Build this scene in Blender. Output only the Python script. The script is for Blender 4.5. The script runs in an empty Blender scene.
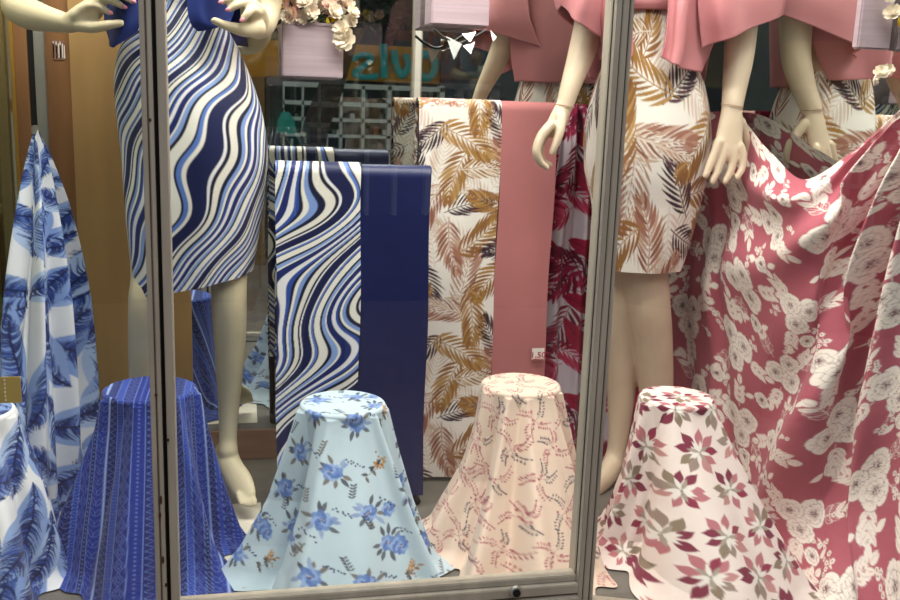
import bpy, bmesh, math, random
import numpy as np
from mathutils import Vector, Matrix
C = bpy.context.scene.collection
PI = math.pi
# ------------------------------------------------------------ camera (world: X along the back mirror, Y into the shop, Z up, eye at 0)
F = 950.0
_vy = np.array([243 - 450, 300 - 97, -F]); _vd = np.array([285 - 450, -(4740 - 300), -F])
_y = _vy / np.linalg.norm(_vy); _z = -_vd / np.linalg.norm(_vd)
_z = _z - _y * (_z @ _y); _z /= np.linalg.norm(_z); _x = np.cross(_y, _z)
RM = np.array([_x, _y, _z])
cam_d = bpy.data.cameras.new('camera'); cam = bpy.data.objects.new('camera', cam_d); C.objects.link(cam)
cam_d.sensor_width = 36; cam_d.lens = 36 * F / 900; cam_d.clip_start = 0.02; cam_d.clip_end = 100
cam.matrix_world = Matrix([list(RM[i]) + [0] for i in range(3)] + [[0, 0, 0, 1]])
bpy.context.scene.camera = cam
D = 2.45          # back mirror
YG = 1.51         # shop window glass
ZF = -0.945       # display floor
ZP = -1.45        # pavement
ZC = 0.95         # display ceiling
def P(px, py, Y):
    d = RM @ np.array([px - 450, 300 - py, -F]); return d * Y / d[1]
def PF(px, py, zf):
    d = RM @ np.array([px - 450, 300 - py, -F]); return d * zf / d[2]
def S(px, py, Y):
    return -(RM.T @ P(px, py, Y))[2] / F
def PV(px, py, Yv):                 # a place in the street, found by where the back mirror shows it
    p = P(px, py, Yv); return np.array([p[0], 2 * D - p[1], p[2]])
# ------------------------------------------------------------ light
sc = bpy.context.scene
sc.view_settings.view_transform = 'Standard'; sc.view_settings.look = 'None'
sc.view_settings.exposure = -0.06; sc.view_settings.gamma = 1.0
w = bpy.data.worlds.new('world'); sc.world = w; w.use_nodes = True
w.node_tree.nodes['Background'].inputs[0].default_value = (0.80, 0.88, 1.0, 1)
w.node_tree.nodes['Background'].inputs[1].default_value = 0.6
def area(name, loc, target, sx, sy, power, col):
    l = bpy.data.lights.new(name, 'AREA'); l.shape = 'RECTANGLE'; l.size = sx; l.size_y = sy
    l.energy = power; l.color = col
    o = bpy.data.objects.new(name, l); C.objects.link(o); o.location = loc
    o.rotation_euler = (Vector(target) - Vector(loc)).to_track_quat('-Z', 'Y').to_euler()
area('window_lamp_front', (0.35, 1.64, 0.90), (0.45, 2.02, -0.9), 1.7, 0.10, 29, (1, 0.96, 0.88))
area('window_lamp_middle', (0.35, 1.95, 0.92), (0.35, 1.95, -1), 1.4, 0.15, 14, (1, 0.96, 0.88))
area('street_daylight', (0.5, -1.2, 2.6), (0.4, 1.8, -0.3), 3.0, 1.2, 52, (0.95, 0.98, 1.0))
# ------------------------------------------------------------ helpers
def lin(c):
    c = np.asarray(c, float); return np.where(c <= 0.04045, c / 12.92, ((c + 0.055) / 1.055) ** 2.4)
def hx(h):
    return tuple(int(h[i:i + 2], 16) / 255 for i in (0, 2, 4))
def mat(name, col, rough=0.6, metal=0.0, noise=0.0, nscale=20, stretch=(1, 1, 1), bump=0.0, emit=None, spec=0.5):
    m = bpy.data.materials.new(name); m.use_nodes = True; nt = m.node_tree; b = nt.nodes['Principled BSDF']
    c = tuple(lin(hx(col))) + (1,)
    b.inputs['Base Color'].default_value = c; b.inputs['Roughness'].default_value = rough
    b.inputs['Metallic'].default_value = metal; b.inputs['Specular IOR Level'].default_value = spec
    if noise or bump:
        tc = nt.nodes.new('ShaderNodeTexCoord'); mp = nt.nodes.new('ShaderNodeMapping'); n = nt.nodes.new('ShaderNodeTexNoise')
        mp.inputs['Scale'].default_value = stretch; n.inputs['Scale'].default_value = nscale; n.inputs['Detail'].default_value = 6
        nt.links.new(tc.outputs['Object'], mp.inputs[0]); nt.links.new(mp.outputs[0], n.inputs[0])
        r = nt.nodes.new('ShaderNodeValToRGB')
        r.color_ramp.elements[0].position = 0.3; r.color_ramp.elements[1].position = 0.7
        r.color_ramp.elements[0].color = tuple(x * (1 - noise) for x in c[:3]) + (1,)
        r.color_ramp.elements[1].color = tuple(min(1, x * (1 + noise)) for x in c[:3]) + (1,)
        nt.links.new(n.outputs[0], r.inputs[0]); nt.links.new(r.outputs[0], b.inputs['Base Color'])
        if bump:
            bp = nt.nodes.new('ShaderNodeBump'); bp.inputs['Strength'].default_value = bump; bp.inputs['Distance'].default_value = 0.002
            nt.links.new(n.outputs[0], bp.inputs['Height']); nt.links.new(bp.outputs[0], b.inputs['Normal'])
    if emit:
        b.inputs['Emission Color'].default_value = c; b.inputs['Emission Strength'].default_value = emit
    return m
def cloth_mat(name, rough=0.75, sheen=0.1, spec=0.25):
    m = bpy.data.materials.new(name); m.use_nodes = True; nt = m.node_tree; b = nt.nodes['Principled BSDF']
    a = nt.nodes.new('ShaderNodeAttribute'); a.attribute_name = 'print'
    nt.links.new(a.outputs['Color'], b.inputs['Base Color']); b.inputs['Roughness'].default_value = rough
    b.inputs['Sheen Weight'].default_value = sheen; b.inputs['Specular IOR Level'].default_value = spec
    tc = nt.nodes.new('ShaderNodeTexCoord'); n = nt.nodes.new('ShaderNodeTexNoise'); n.inputs['Scale'].default_value = 45; n.inputs['Detail'].default_value = 2
    bp = nt.nodes.new('ShaderNodeBump'); bp.inputs['Strength'].default_value = 0.25; bp.inputs['Distance'].default_value = 0.003
    nt.links.new(tc.outputs['Object'], n.inputs[0]); nt.links.new(n.outputs[0], bp.inputs['Height']); nt.links.new(bp.outputs[0], b.inputs['Normal'])
    return m
M = dict(
    print=cloth_mat('printed_cloth'),
    satin=cloth_mat('printed_satin', 0.5, 0.1, 0.4),
    navy=mat('navy_crepe', '0c174c', 0.45, bump=0.2, noise=0.08, nscale=30),
    navyj=mat('navy_jersey', '122a72', 0.7, noise=0.08, nscale=30, bump=0.2),
    pink=mat('dusty_pink_crepe', 'b67272', 0.7, noise=0.04, nscale=8, bump=0.15),
    pinkj=mat('dusty_pink_jacket', 'c47f83', 0.6, noise=0.05, nscale=10, bump=0.15),
    skin=mat('mannequin_skin', 'd0c3a2', 0.5, noise=0.05, nscale=14, bump=0.05),
    skin2=mat('mannequin_skin_beige', 'cfbba2', 0.5, noise=0.05, nscale=14, bump=0.05),
    nail=mat('nail_pink', 'd98a9a', 0.35),
    frame=mat('window_frame_grey', 'b8ad9d', 0.5, 0.1, noise=0.12, nscale=9, stretch=(4, 4, 0.6), bump=0.2),
    framed=mat('window_gap_dark', '15120f', 0.8),
    rust=mat('rust_spot', '4a2f1c', 0.9, noise=0.4, nscale=120),
    brown=mat('plywood_panel', 'b08c58', 0.65, noise=0.12, nscale=5, stretch=(3, 3, 0.5)),
    brownd=mat('dark_wood_panel', '8a6038', 0.6, noise=0.2, nscale=6, stretch=(4, 4, 0.5)),
    alu=mat('aluminium_strip', 'a3a39b', 0.4, 0.5, noise=0.08),
    green=mat('glass_edge_strip', '8c916e', 0.35, noise=0.1),
    gold=mat('brass_strip', 'b58d3e', 0.4, 0.4),
    dark=mat('dark_steel', '17181c', 0.45, 0.4),
    base=mat('skirting_board', 'a47c66', 0.7, noise=0.2, nscale=10, stretch=(0.6, 3, 3)),
    plain=mat('plaster_wall', 'b9b2a6', 0.8, noise=0.05),
    lav=mat('lavender_card', 'ad9aa2', 0.6, noise=0.10, nscale=10, stretch=(0.4, 0.4, 16)),
    ribbon=mat('black_ribbon', '121014', 0.4), silver=mat('silver_foil', 'c9c9c4', 0.25, 0.8),
    petal=mat('cream_petal', 'efe3cf', 0.7, noise=0.05, nscale=60), petalp=mat('blush_petal', 'e6bfae', 0.7, noise=0.08, nscale=60),
    fyel=mat('yellow_flower', 'e8c928', 0.7), leaf=mat('green_leaf', '3f4a2f', 0.6, noise=0.2),
    card=mat('yellow_card', 'c9ab5b', 0.6, noise=0.05), paper=mat('white_paper', 'f1ece6', 0.7), ink=mat('red_ink', 'b32a2a', 0.7), inkd=mat('grey_ink', '4a4850', 0.7),
)
def tag(o, label=None, cat=None, group=None, kind=None):
    if label: o['label'] = label
    if cat: o['category'] = cat
    if group: o['group'] = group
    if kind: o['kind'] = kind
    return o
def link(name, me, m, parent=None, smooth=False):
    o = bpy.data.objects.new(name, me); C.objects.link(o)
    if m is not None: me.materials.append(m)
    if smooth: me.polygons.foreach_set('use_smooth', [True] * len(me.polygons))
    if parent is not None: o.parent = parent; o.matrix_parent_inverse = Matrix.Translation(-Vector(parent.location))
    return o
def empty(name, loc, **k):
    o = bpy.data.objects.new(name, None); C.objects.link(o); o.location = tuple(loc); o.empty_display_size = 0.05
    return tag(o, **k)
def box(bm, x0, x1, y0, y1, z0, z1):
    vs = [bm.verts.new((x, y, z)) for x in (x0, x1) for y in (y0, y1) for z in (z0, z1)]
    for f in ((0, 1, 3, 2), (4, 6, 7, 5), (0, 4, 5, 1), (2, 3, 7, 6), (0, 2, 6, 4), (1, 5, 7, 3)): bm.faces.new([vs[i] for i in f])
def bm_obj(name, bm, m, parent=None, bevel=0.0, smooth=False):
    if bevel: bmesh.ops.bevel(bm, geom=bm.edges[:], offset=bevel, segments=2, affect='EDGES')
    bmesh.ops.recalc_face_normals(bm, faces=bm.faces[:])
    me = bpy.data.meshes.new(name); bm.to_mesh(me); bm.free()
    return link(name, me, m, parent, smooth)
def boxes(name, lst, m, parent=None, bevel=0.0):
    bm = bmesh.new()
    for b in lst: box(bm, *b)
    return bm_obj(name, bm, m, parent, bevel)
def tube(bm, pts, rad, n=14, flat=None):
    """closed tube through pts; rad = radius or (across, deep) per point"""
    pts = [Vector(p) for p in pts]; rings = []
    ref = Vector((0, 1, 0)) if flat is None else Vector(flat)
    for i, p in enumerate(pts):
        t = (pts[min(i + 1, len(pts) - 1)] - pts[max(i - 1, 0)]).normalized()
        r = rad[i] if isinstance(rad, (list, tuple)) else rad
        ra, rb = r if isinstance(r, (list, tuple)) else (r, r)
        a = t.cross(ref)
        if a.length < 1e-3: a = t.cross(Vector((1, 0, 0)))
        a.normalize(); b = a.cross(t)
        rings.append([bm.verts.new(p + a * math.cos(k * 2 * PI / n) * ra + b * math.sin(k * 2 * PI / n) * rb) for k in range(n)])
    for i in range(len(rings) - 1):
        for k in range(n): bm.faces.new((rings[i][k], rings[i][(k + 1) % n], rings[i + 1][(k + 1) % n], rings[i + 1][k]))
    for q, s in ((0, -1), (-1, 1)):
        r = rings[q]; c = bm.verts.new(sum((v.co for v in r), Vector()) / n)
        for k in range(n): bm.faces.new((r[k], r[(k + 1) % n], c) if s > 0 else (r[(k + 1) % n], r[k], c))
def spl(pts, n):
    """Catmull-Rom through rows of any width"""
    a = np.array(pts, float)
    if len(a) == 2: t = np.linspace(0, 1, n).reshape((-1,) + (1,) * (a.ndim - 1)); return a[:1] * (1 - t) + a[1:] * t
    a = np.concatenate([(2 * a[0] - a[1])[None], a, (2 * a[-1] - a[-2])[None]]); m = len(a) - 3
    t = np.linspace(0, m - 1e-9, n); i = t.astype(int); f = (t - i).reshape((-1,) + (1,) * (a.ndim - 1))
    p0, p1, p2, p3 = a[i], a[i + 1], a[i + 2], a[i + 3]
    return 0.5 * (2 * p1 + (p2 - p0) * f + (2 * p0 - 5 * p1 + 4 * p2 - p3) * f ** 2 + (3 * p1 - p0 - 3 * p2 + p3) * f ** 3)
def limb(bm, path, n=None, k=14, flat=None):
    """path rows: px, py, Y, radius in px (or across, deep)"""
    rows = []
    for q in path:
        p = P(q[0], q[1], q[2]); s = S(q[0], q[1], q[2])
        rows.append([*p, q[3] * s, (q[4] if len(q) > 4 else q[3]) * s])
    rows = spl(rows, n or len(path) * 5)
    # round the ends
    def capped(r, e, nx):
        d = r[e][:3] - r[nx][:3]; d = d / (np.linalg.norm(d) + 1e-9)
        out = []
        for a in (0.5, 0.85, 0.98):
            c = math.sqrt(1 - a * a); out.append([*(r[e][:3] + d * r[e][3] * a * 0.9), r[e][3] * c, r[e][4] * c])
        return out
    st = capped(rows, 0, 1)[::-1]; en = capped(rows, -1, -2)
    rows = np.vstack([st, rows, en])
    tube(bm, [r[:3] for r in rows], [(max(r[3], 1e-4), max(r[4], 1e-4)) for r in rows], k, flat)
def fused(name, bm, m, parent, voxel=0.0032, it=4):
    bmesh.ops.recalc_face_normals(bm, faces=bm.faces[:])
    me = bpy.data.meshes.new(name); bm.to_mesh(me); bm.free()
    t = bpy.data.objects.new('tmp', me); C.objects.link(t)
    r = t.modifiers.new('r', 'REMESH'); r.mode = 'VOXEL'; r.voxel_size = voxel
    s = t.modifiers.new('s', 'SMOOTH'); s.factor = 0.5; s.iterations = it
    dg = bpy.context.evaluated_depsgraph_get(); me2 = bpy.data.meshes.new_from_object(t.evaluated_get(dg))
    bpy.data.objects.remove(t); me2.name = name; me2.materials.clear()
    return link(name, me2, m, parent, True)
# ------------------------------------------------------------ textile prints, drawn by rule into colour grids
RES = 2000
class Print:
    def __init__(s, wm, hm, ground):
        s.w = int(wm * RES); s.h = int(hm * RES); s.wm = wm; s.hm = hm
        s.a = np.empty((s.h, s.w, 3), np.float32); s.a[:] = lin(hx(ground))
    def poly(s, pts, col, alpha=1.0):
        pts = np.asarray(pts, float) * RES
        x0, y0 = np.floor(pts.min(0)).astype(int); x1, y1 = np.ceil(pts.max(0)).astype(int) + 1
        if x1 - x0 < 1 or y1 - y0 < 1 or x1 - x0 > 2 * s.w: return
        X, Y = np.meshgrid(np.arange(x0, x1) + 0.5, np.arange(y0, y1) + 0.5)
        ins = np.zeros(X.shape, bool); n = len(pts)
        for i in range(n):
            ax, ay = pts[i]; bx, by = pts[(i + 1) % n]
            if ay == by: continue
            c = (ay > Y) != (by > Y); ins ^= c & (X < (bx - ax) * (Y - ay) / (by - ay) + ax)
        yy, xx = np.nonzero(ins); yy = (yy + y0) % s.h; xx = (xx + x0) % s.w
        c = lin(hx(col)) if isinstance(col, str) else np.asarray(col)
        s.a[yy, xx] = s.a[yy, xx] * (1 - alpha) + c * alpha
    def line(s, pts, wd, col, alpha=1.0):
        p = np.asarray(pts, float); d = np.gradient(p, axis=0); n = np.stack([-d[:, 1], d[:, 0]], 1); n /= np.linalg.norm(n, axis=1)[:, None] + 1e-12
        wv = np.asarray(wd) * np.ones(len(p)); a = p + n * wv[:, None] / 2; b = p - n * wv[:, None] / 2
        s.poly(np.vstack([a, b[::-1]]), col, alpha)
    def done(s, k=2):
        h, w_ = s.h // k * k, s.w // k * k
        s.a = s.a[:h, :w_].reshape(h // k, k, w_ // k, k, 3).mean((1, 3)); s.h //= k; s.w //= k; return s
    def sample(s, u, v):
        x = np.mod(u / s.wm, 1) * s.w - 0.5; y = np.mod(v / s.hm, 1) * s.h - 0.5
        xi = np.floor(x).astype(int); yi = np.floor(y).astype(int); fx = (x - xi)[..., None]; fy = (y - yi)[..., None]
        g = lambda a, b: s.a[b % s.h, a % s.w]
        return (g(xi, yi) * (1 - fx) + g(xi + 1, yi) * fx) * (1 - fy) + (g(xi, yi + 1) * (1 - fx) + g(xi + 1, yi + 1) * fx) * fy
def leafpoly(c, ang, L, W, bend=0.0, n=9, belly=0.45, pw=0.9):
    t = np.linspace(0, 1, n); a = ang + bend * t
    st = L / (n - 1); cx = c[0] + np.concatenate([[0], np.cumsum(np.cos(a[:-1]) * st)]); cy = c[1] + np.concatenate([[0], np.cumsum(np.sin(a[:-1]) * st)])
    wv = W / 2 * np.sin(PI * t ** (math.log(0.5) / math.log(belly))) ** pw; wv[0] = wv[-1] = 0
    nx, ny = -np.sin(a), np.cos(a)
    up = np.stack([cx + nx * wv, cy + ny * wv], 1); dn = np.stack([cx - nx * wv, cy - ny * wv], 1)
    return np.vstack([up, dn[::-1][1:-1]]), np.stack([cx, cy], 1)
def frond(p, rng, c, ang, L, cols, W=0.012, n=13, spread=1.0, bend=0.5, lf=0.42, rib=None):
    t = np.linspace(0, 1, n + 1); a = ang + bend * t; st = L / n
    cx = c[0] + np.concatenate([[0], np.cumsum(np.cos(a[:-1]) * st)]); cy = c[1] + np.concatenate([[0], np.cumsum(np.sin(a[:-1]) * st)])
    for i in range(1, n + 1):
        ll = L * lf * (0.45 + 0.9 * math.sin(PI * min(1, t[i] * 0.85 + 0.12))) * rng.uniform(0.85, 1.1)
        for s in (-1, 1):
            q, _ = leafpoly((cx[i], cy[i]), a[i] + s * spread * (1.05 - 0.55 * t[i]), ll, W * rng.uniform(0.75, 1.25), -s * 0.45 + rng.uniform(-.1, .1), 8)
            p.poly(q, cols[rng.integers(len(cols))])
    p.line(np.stack([cx, cy], 1), 0.002, rib or cols[0])
def pr_palm():
    p = Print(0.42, 0.52, 'ebe6de'); r = np.random.default_rng(6)
    gold = ['a2783c', '94683a', 'b08a54', '8f6238']; plum = ['3a2230', '2a1a24', '54343c', '48303a']; pk = ['b08878', 'a06e5c', 'c09a86', '8f5e4c']; gr = ['d8cdc2', 'cfbfb0', 'c4ae98', 'd9c3b8']
    for i in range(22): frond(p, r, (r.uniform(0, .42), r.uniform(0, .52)), r.uniform(0, 6.28), r.uniform(.11, .14), gr, 0.0055, 12, lf=.34, bend=.4)
    kinds = 'GPKGK PKGPG GKPGG PGGKP KPGPK GKGPG'.replace(' ', ''); k = 0; ang = 1.0
    for j in range(6):
        for i in range(5):
            cols = dict(G=gold, P=plum, K=pk)[kinds[k]]; k += 1; ang += 2.4 + r.uniform(-.4, .4)
            c = np.array([i * .084 + (j % 2) * .042 + r.uniform(-.012, .012), j * .0867 + r.uniform(-.012, .012)]); L = .115 if cols is plum else r.uniform(.125, .15)
            c = c - np.array([math.cos(ang), math.sin(ang)]) * L * .5
            frond(p, r, c, ang, L, cols, 0.0072 if cols is not plum else 0.0056, 11, .9, r.choice([-.45, .45]), .36)
            if cols is not plum: frond(p, r, c, ang, L, ['e3d8c8', 'ebe6de'], 0.0022, 11, .82, 0.0, .26) if k % 3 == 0 else None
    return p.done()
def pr_magenta():
    p = Print(0.35, 0.42, 'd5cbd6'); r = np.random.default_rng(9)
    cr = ['a3123f', '8a1038', 'b83358', 'c24a6c']; dk = ['7c1436', '96204a', '6b1030']
    for i in range(5):
        for j in range(6):
            c = (i * .07 + r.uniform(-.02, .02) + (j % 2) * .035, j * .07 + r.uniform(-.02, .02))
            if (i + 2 * j) % 4 == 0:
                a = r.uniform(0, 6.28); q, m = leafpoly(c, a, .13, .055, .4, 14); p.poly(q, 'a81c44'); p.line(m, .002, '6b1030')
                for t in range(2, 12):
                    for s in (-1, 1):
                        e = m[t] + np.array([math.cos(a + s * .8), math.sin(a + s * .8)]) * .02; p.line([m[t], (m[t] + e) / 2, e], .0012, '7c1034')
            else: frond(p, r, c, r.uniform(0, 6.28), r.uniform(.10, .14), cr if (i + j) % 2 else dk, 0.010, 9, 1.0, r.choice([-.5, .5]), .42)
    return p.done()
def ring(c, R, n=20, wob=0.0, k=5, ph=0.0):
    a = np.linspace(0, 2 * PI, n, endpoint=False); rr = R * (1 + wob * np.cos(k * a + ph)); return np.stack([c[0] + rr * np.cos(a), c[1] + rr * np.sin(a)], 1)
def flower(p, r, c, R, col, lncol, petals=6):
    ph = r.uniform(0, 6.28)
    for lay, (rr, kk) in enumerate(((R, petals), (R * .62, petals - 1))):
        for i in range(kk):
            a = ph + lay * .5 + i * 2 * PI / kk + r.uniform(-.15, .15); Lr = rr * r.uniform(.85, 1.12)
            q, m = leafpoly(c, a, Lr, rr * 1.02, r.uniform(-.2, .2), 14, .68, .75)
            p.poly(q, lncol); cc = q.mean(0); p.poly(cc + (q - cc) * (1 - .0013 / rr), col)
            for s in (-.4, -.2, 0, .2, .4):
                e0 = np.array([c[0] + math.cos(a + s * .5) * rr * .2, c[1] + math.sin(a + s * .5) * rr * .2]); e1 = np.array([c[0] + math.cos(a + s) * Lr * r.uniform(.55, .88), c[1] + math.sin(a + s) * Lr * .75])
                p.line([e0, (e0 + e1) / 2, e1], [.0010, .0007, .0003], lncol, .75)
    for i in range(14):
        a = r.uniform(0, 6.28); q = r.uniform(0, R * .2); p.poly(ring((c[0] + q * math.cos(a), c[1] + q * math.sin(a)), .0013, 6), lncol)
def pr_rose():
    p = Print(0.45, 0.51, 'b05c6a'); r = np.random.default_rng(21); W_, L_ = 'f2e7dd', '6d424c'
    for i in range(3):
        for j in range(3):
            c = np.array([i * .15 + (j % 2) * .075 + r.uniform(-.01, .01), j * .17 + r.uniform(-.012, .012)])
            a0 = r.uniform(0, 6.28)
            for s in range(3):                      # leaf sprays
                a = a0 + s * 2.1 + r.uniform(-.3, .3); st = c + np.array([math.cos(a), math.sin(a)]) * .042
                L = r.uniform(.045, .058); e = st + np.array([math.cos(a), math.sin(a)]) * L
                p.line([st, (st + e) / 2, e], .0012, W_)
                for t in np.linspace(.2, 1, 4):
                    for sd in (-1, 1):
                        q, m = leafpoly(st + (e - st) * t, a + sd * (.8 if t < 1 else .2), .027, .0115, -sd * .3, 9)
                        if s == 2 and t < .7: p.line(np.vstack([q, q[:1]]), .0010, W_); p.line(m, .0007, W_)
                        else: p.poly(q, W_); p.line(m, .0005, 'a9505f')
            for s in range(2):
                a = a0 + 1.0 + s * 2.1; st = c + np.array([math.cos(a), math.sin(a)]) * .068
                for t in range(6):
                    b = st + r.normal(0, .009, 2); p.line([st - (st - c) * .3, (b + st) / 2, b], .0007, W_); p.poly(ring(b, .0048, 12, .15, 5), W_); p.poly(ring(b, .0018, 8), L_)
            off = r.uniform(0, 6.28)
            for s in range(3): flower(p, r, c + np.array([math.cos(off + s * 2.09), math.sin(off + s * 2.09)]) * .027, r.uniform(.027, .033), W_, L_)
            b = c + np.array([.075, .085])
            flower(p, r, b, .02, W_, L_, 6)
            q, m = leafpoly(b + (.02, .0), .5, .028, .013); p.poly(q, W_); q, m = leafpoly(b - (.02, .0), 3.4, .028, .013); p.poly(q, W_)
    return p.done()
def pr_bluebanana(scale=1.0, gcol='d9dce2'):
    p = Print(0.40 * scale, 0.48 * scale, gcol); r = np.random.default_rng(33)
    for i in range(6):
        for j in range(7):
            c = np.array([(i * .0667 + (j % 2) * .033 + r.uniform(-.015, .015)) * scale, (j * .0686 + r.uniform(-.015, .015)) * scale]); a = r.uniform(0, 6.28); L = r.uniform(.11, .15) * scale
            bend = r.choice([-.9, .9]); q, m = leafpoly(c, a, L, L * .5, bend, 22, .5)
            base = ('8fa8d6', '7d98cc', 'a9bee0')[(i + j) % 3]; p.poly(q, base)
            n = len(m); aa = a + bend * np.linspace(0, 1, n)
            for t in np.arange(1, n - 1, .5):
                mt = m[int(t)] * (1 - t % 1) + m[int(t) + 1] * (t % 1)
                wv = L * .23 * math.sin(PI * (t / n) ** 1.0) ** .9
                for s in (-1, 1):
                    if r.random() < .12: continue
                    g = aa[int(t)] + s * .95; e = mt + np.array([math.cos(g), math.sin(g)]) * wv * r.uniform(.75, 1.22)
                    mid = (mt + e) / 2 + np.array([math.cos(aa[int(t)]), math.sin(aa[int(t)])]) * -.004 * scale
                    p.line(spl([mt, mid, e], 6), np.linspace(.0052, .001, 6) * scale * r.uniform(.5, 1), ('1f2f68', '2a3f86', '25366f', '3f5ba6')[r.integers(4)])
            p.line(m, .0032 * scale, '16204a')
    return p.done()
def pr_royal():
    W0 = 0.22; p = Print(W0, 0.24, '1b3a9c'); r = np.random.default_rng(5); wc = '8fa2d6'
    xs = 0.0; k = 0
    seq = [(.022, '122a74', 'zig'), (.014, '24479f', 'dots'), (.006, 'd9dff0', ''), (.028, '14276b', 'leaf'), (.012, '234bac', 'tick'), (.020, '1a3890', 'diam'), (.010, '132560', 'dots'), (.026, '1c3f9e', 'leaf'), (.005, 'e4e8f4', ''), (.018, '14276b', 'zig'), (.014, '234aae', 'tick'), (.022, '182f80', 'diam'), (.023, '1a3a96', 'dots')]
    for wd, col, kind in seq:
        p.poly([(xs, 0), (xs + wd, 0), (xs + wd, .24), (xs, .24)], col)
        for e in (xs + .0006, xs + wd - .0006): p.poly([(e - .0005, 0), (e + .0005, 0), (e + .0005, .24), (e - .0005, .24)], wc)
        m = xs + wd / 2
        if kind == 'zig':
            for y in np.arange(0, .24, .012): p.line([(m - wd * .35, y), (m + wd * .35, y + .006), (m - wd * .35, y + .012)], .0011, wc)
        if kind == 'dots':
            for y in np.arange(.004, .24, .008): p.poly(ring((m, y), .0022, 8), wc, .8)
        if kind == 'tick':
            for y in np.arange(0, .24, .006): p.line([(m - wd * .35, y), (m, y + .001), (m + wd * .35, y + .003)], .0012, wc, .8)
        if kind == 'diam':
            for y in np.arange(0, .24, .024):
                q = np.array([(m - wd * .4, y + .012), (m, y), (m + wd * .4, y + .012), (m, y + .024), (m - wd * .4, y + .012)]); p.line(q, .0011, wc); cc = np.array([m, y + .012]); p.line(cc + (q - cc) * .5, .001, wc)
        if kind == 'leaf':
            for y in np.arange(0, .24, .02):
                for s in (-1, 1):
                    q, _ = leafpoly((m, y), PI / 2 + s * .8, .018, .008, -s * .4); p.line(np.vstack([q, q[:1]]), .001, wc)
        xs += wd
    p.a *= np.array([.42, .50, .72], np.float32); return p.done()
def pr_bluefloral():
    p = Print(0.26, 0.30, 'bacdd8'); r = np.random.default_rng(8)
    bl = ['6585c0', '8ea8d4', '4f6fb0']; dk = ['343a4c', '4a4f5c', '6b625c']; orr = 'b98a52'
    pts = [(.03, .03), (.12, .05), (.21, .02), (.06, .12), (.155, .13), (.235, .11), (.02, .20), (.105, .21), (.19, .22), (.06, .27), (.15, .28)]
    for i, c in enumerate(pts):
        c = np.array(c); a0 = r.uniform(0, 6.28)
        if i % 4 == 3:
            for t in range(40): b = c + r.normal(0, .0065, 2); p.poly(ring(b, .0022, 6), orr if t % 3 else '8f6236')
            e = c + np.array([-.03, -.022]); p.line([c, (c + e) / 2 + (.002, -.003), e], .0012, '6b625c')
            for t in range(6): p.poly(leafpoly(c + (e - c) * (t / 6 + .2), a0 + t * 2.1, .014, .006)[0], dk[t % 3])
            continue
        for s in range(9):
            a = a0 + s * .7 + r.uniform(-.3, .3); st = c + np.array([math.cos(a), math.sin(a)]) * .014
            q, _ = leafpoly(st, a, r.uniform(.014, .026), .008, r.uniform(-.5, .5)); p.poly(q, (dk + ['8ba0c4', '7f93bf'])[r.integers(5)], .9)
        for s in range(1 + i % 2 + (i % 3 == 0)):
            cc = c + r.normal(0, .018, 2) * (s > 0); R_ = r.uniform(.015, .021)
            for lay in range(3):
                for k in range(7):
                    q, _ = leafpoly(cc, a0 + k * .9 + lay * .4, R_ * (1 - .3 * lay), R_ * .7 * (1 - .2 * lay), .2, 9, .62); p.poly(q, bl[(k + lay) % 3], .9)
            for k in range(9): p.poly(ring(cc + r.normal(0, .002, 2), .0011, 6), ('2c3a6e', 'd0b070')[k % 2])
        for s in range(10):
            b = c + np.array([.022, .022]) + np.array([.0032, -.0018]) * s + r.normal(0, .0022, 2); p.poly(ring(b, .0020, 6), '2f3d68')
        st = c + np.array([-.028, .03]); sg_ = r.uniform(-.004, .004)
        p.line([st, st + np.array([sg_, .0055]) * 2, st + np.array([sg_, .0055]) * 4.6], .0008, dk[i % 3])
        for t in range(5):
            for sd in (-1, 1): p.poly(leafpoly(st + np.array([sg_, .0055]) * t, PI / 2 + sd * .95, .0085, .0032)[0], dk[i % 3])
    return p.done()
def pr_peach():
    p = Print(0.24, 0.26, 'e5cdbb'); r = np.random.default_rng(12)
    pk = ['b4686f', 'a0525f', 'c4868a']; gy = ['4c4450', '5f5660', '75656c']
    for i in range(3):
        for j in range(4):
            c0 = np.array([i * .08 + (j % 2) * .04 + r.uniform(-.008, .008), j * .065 + r.uniform(-.01, .01)]); a = r.uniform(0, 6.28)
            for q in range(4):
                cols = pk if (i + j + q) % 3 else gy; aa = a + q * 1.6 + r.uniform(-.4, .4); L = r.uniform(.026, .040)
                m = spl([c0, c0 + np.array([math.cos(aa), math.sin(aa)]) * L * .5, c0 + np.array([math.cos(aa + .35), math.sin(aa + .35)]) * L], 8); p.line(m, .0007, cols[1])
                for t in range(2, 8):
                    for sd in (-1, 1):
                        e = m[t] + np.array([math.cos(aa + sd * .9), math.sin(aa + sd * .9)]) * r.uniform(.003, .006)
                        p.line([m[t], (m[t] + e) / 2, e], .0005, cols[1]); p.poly(leafpoly(e, aa + sd * .7, .0062, .0034)[0], cols[r.integers(3)])
            for t in range(6): p.poly(ring(c0 + r.normal(0, .007, 2), .0026, 8, .2, 5), pk[t % 3])
    return p.done()
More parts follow.
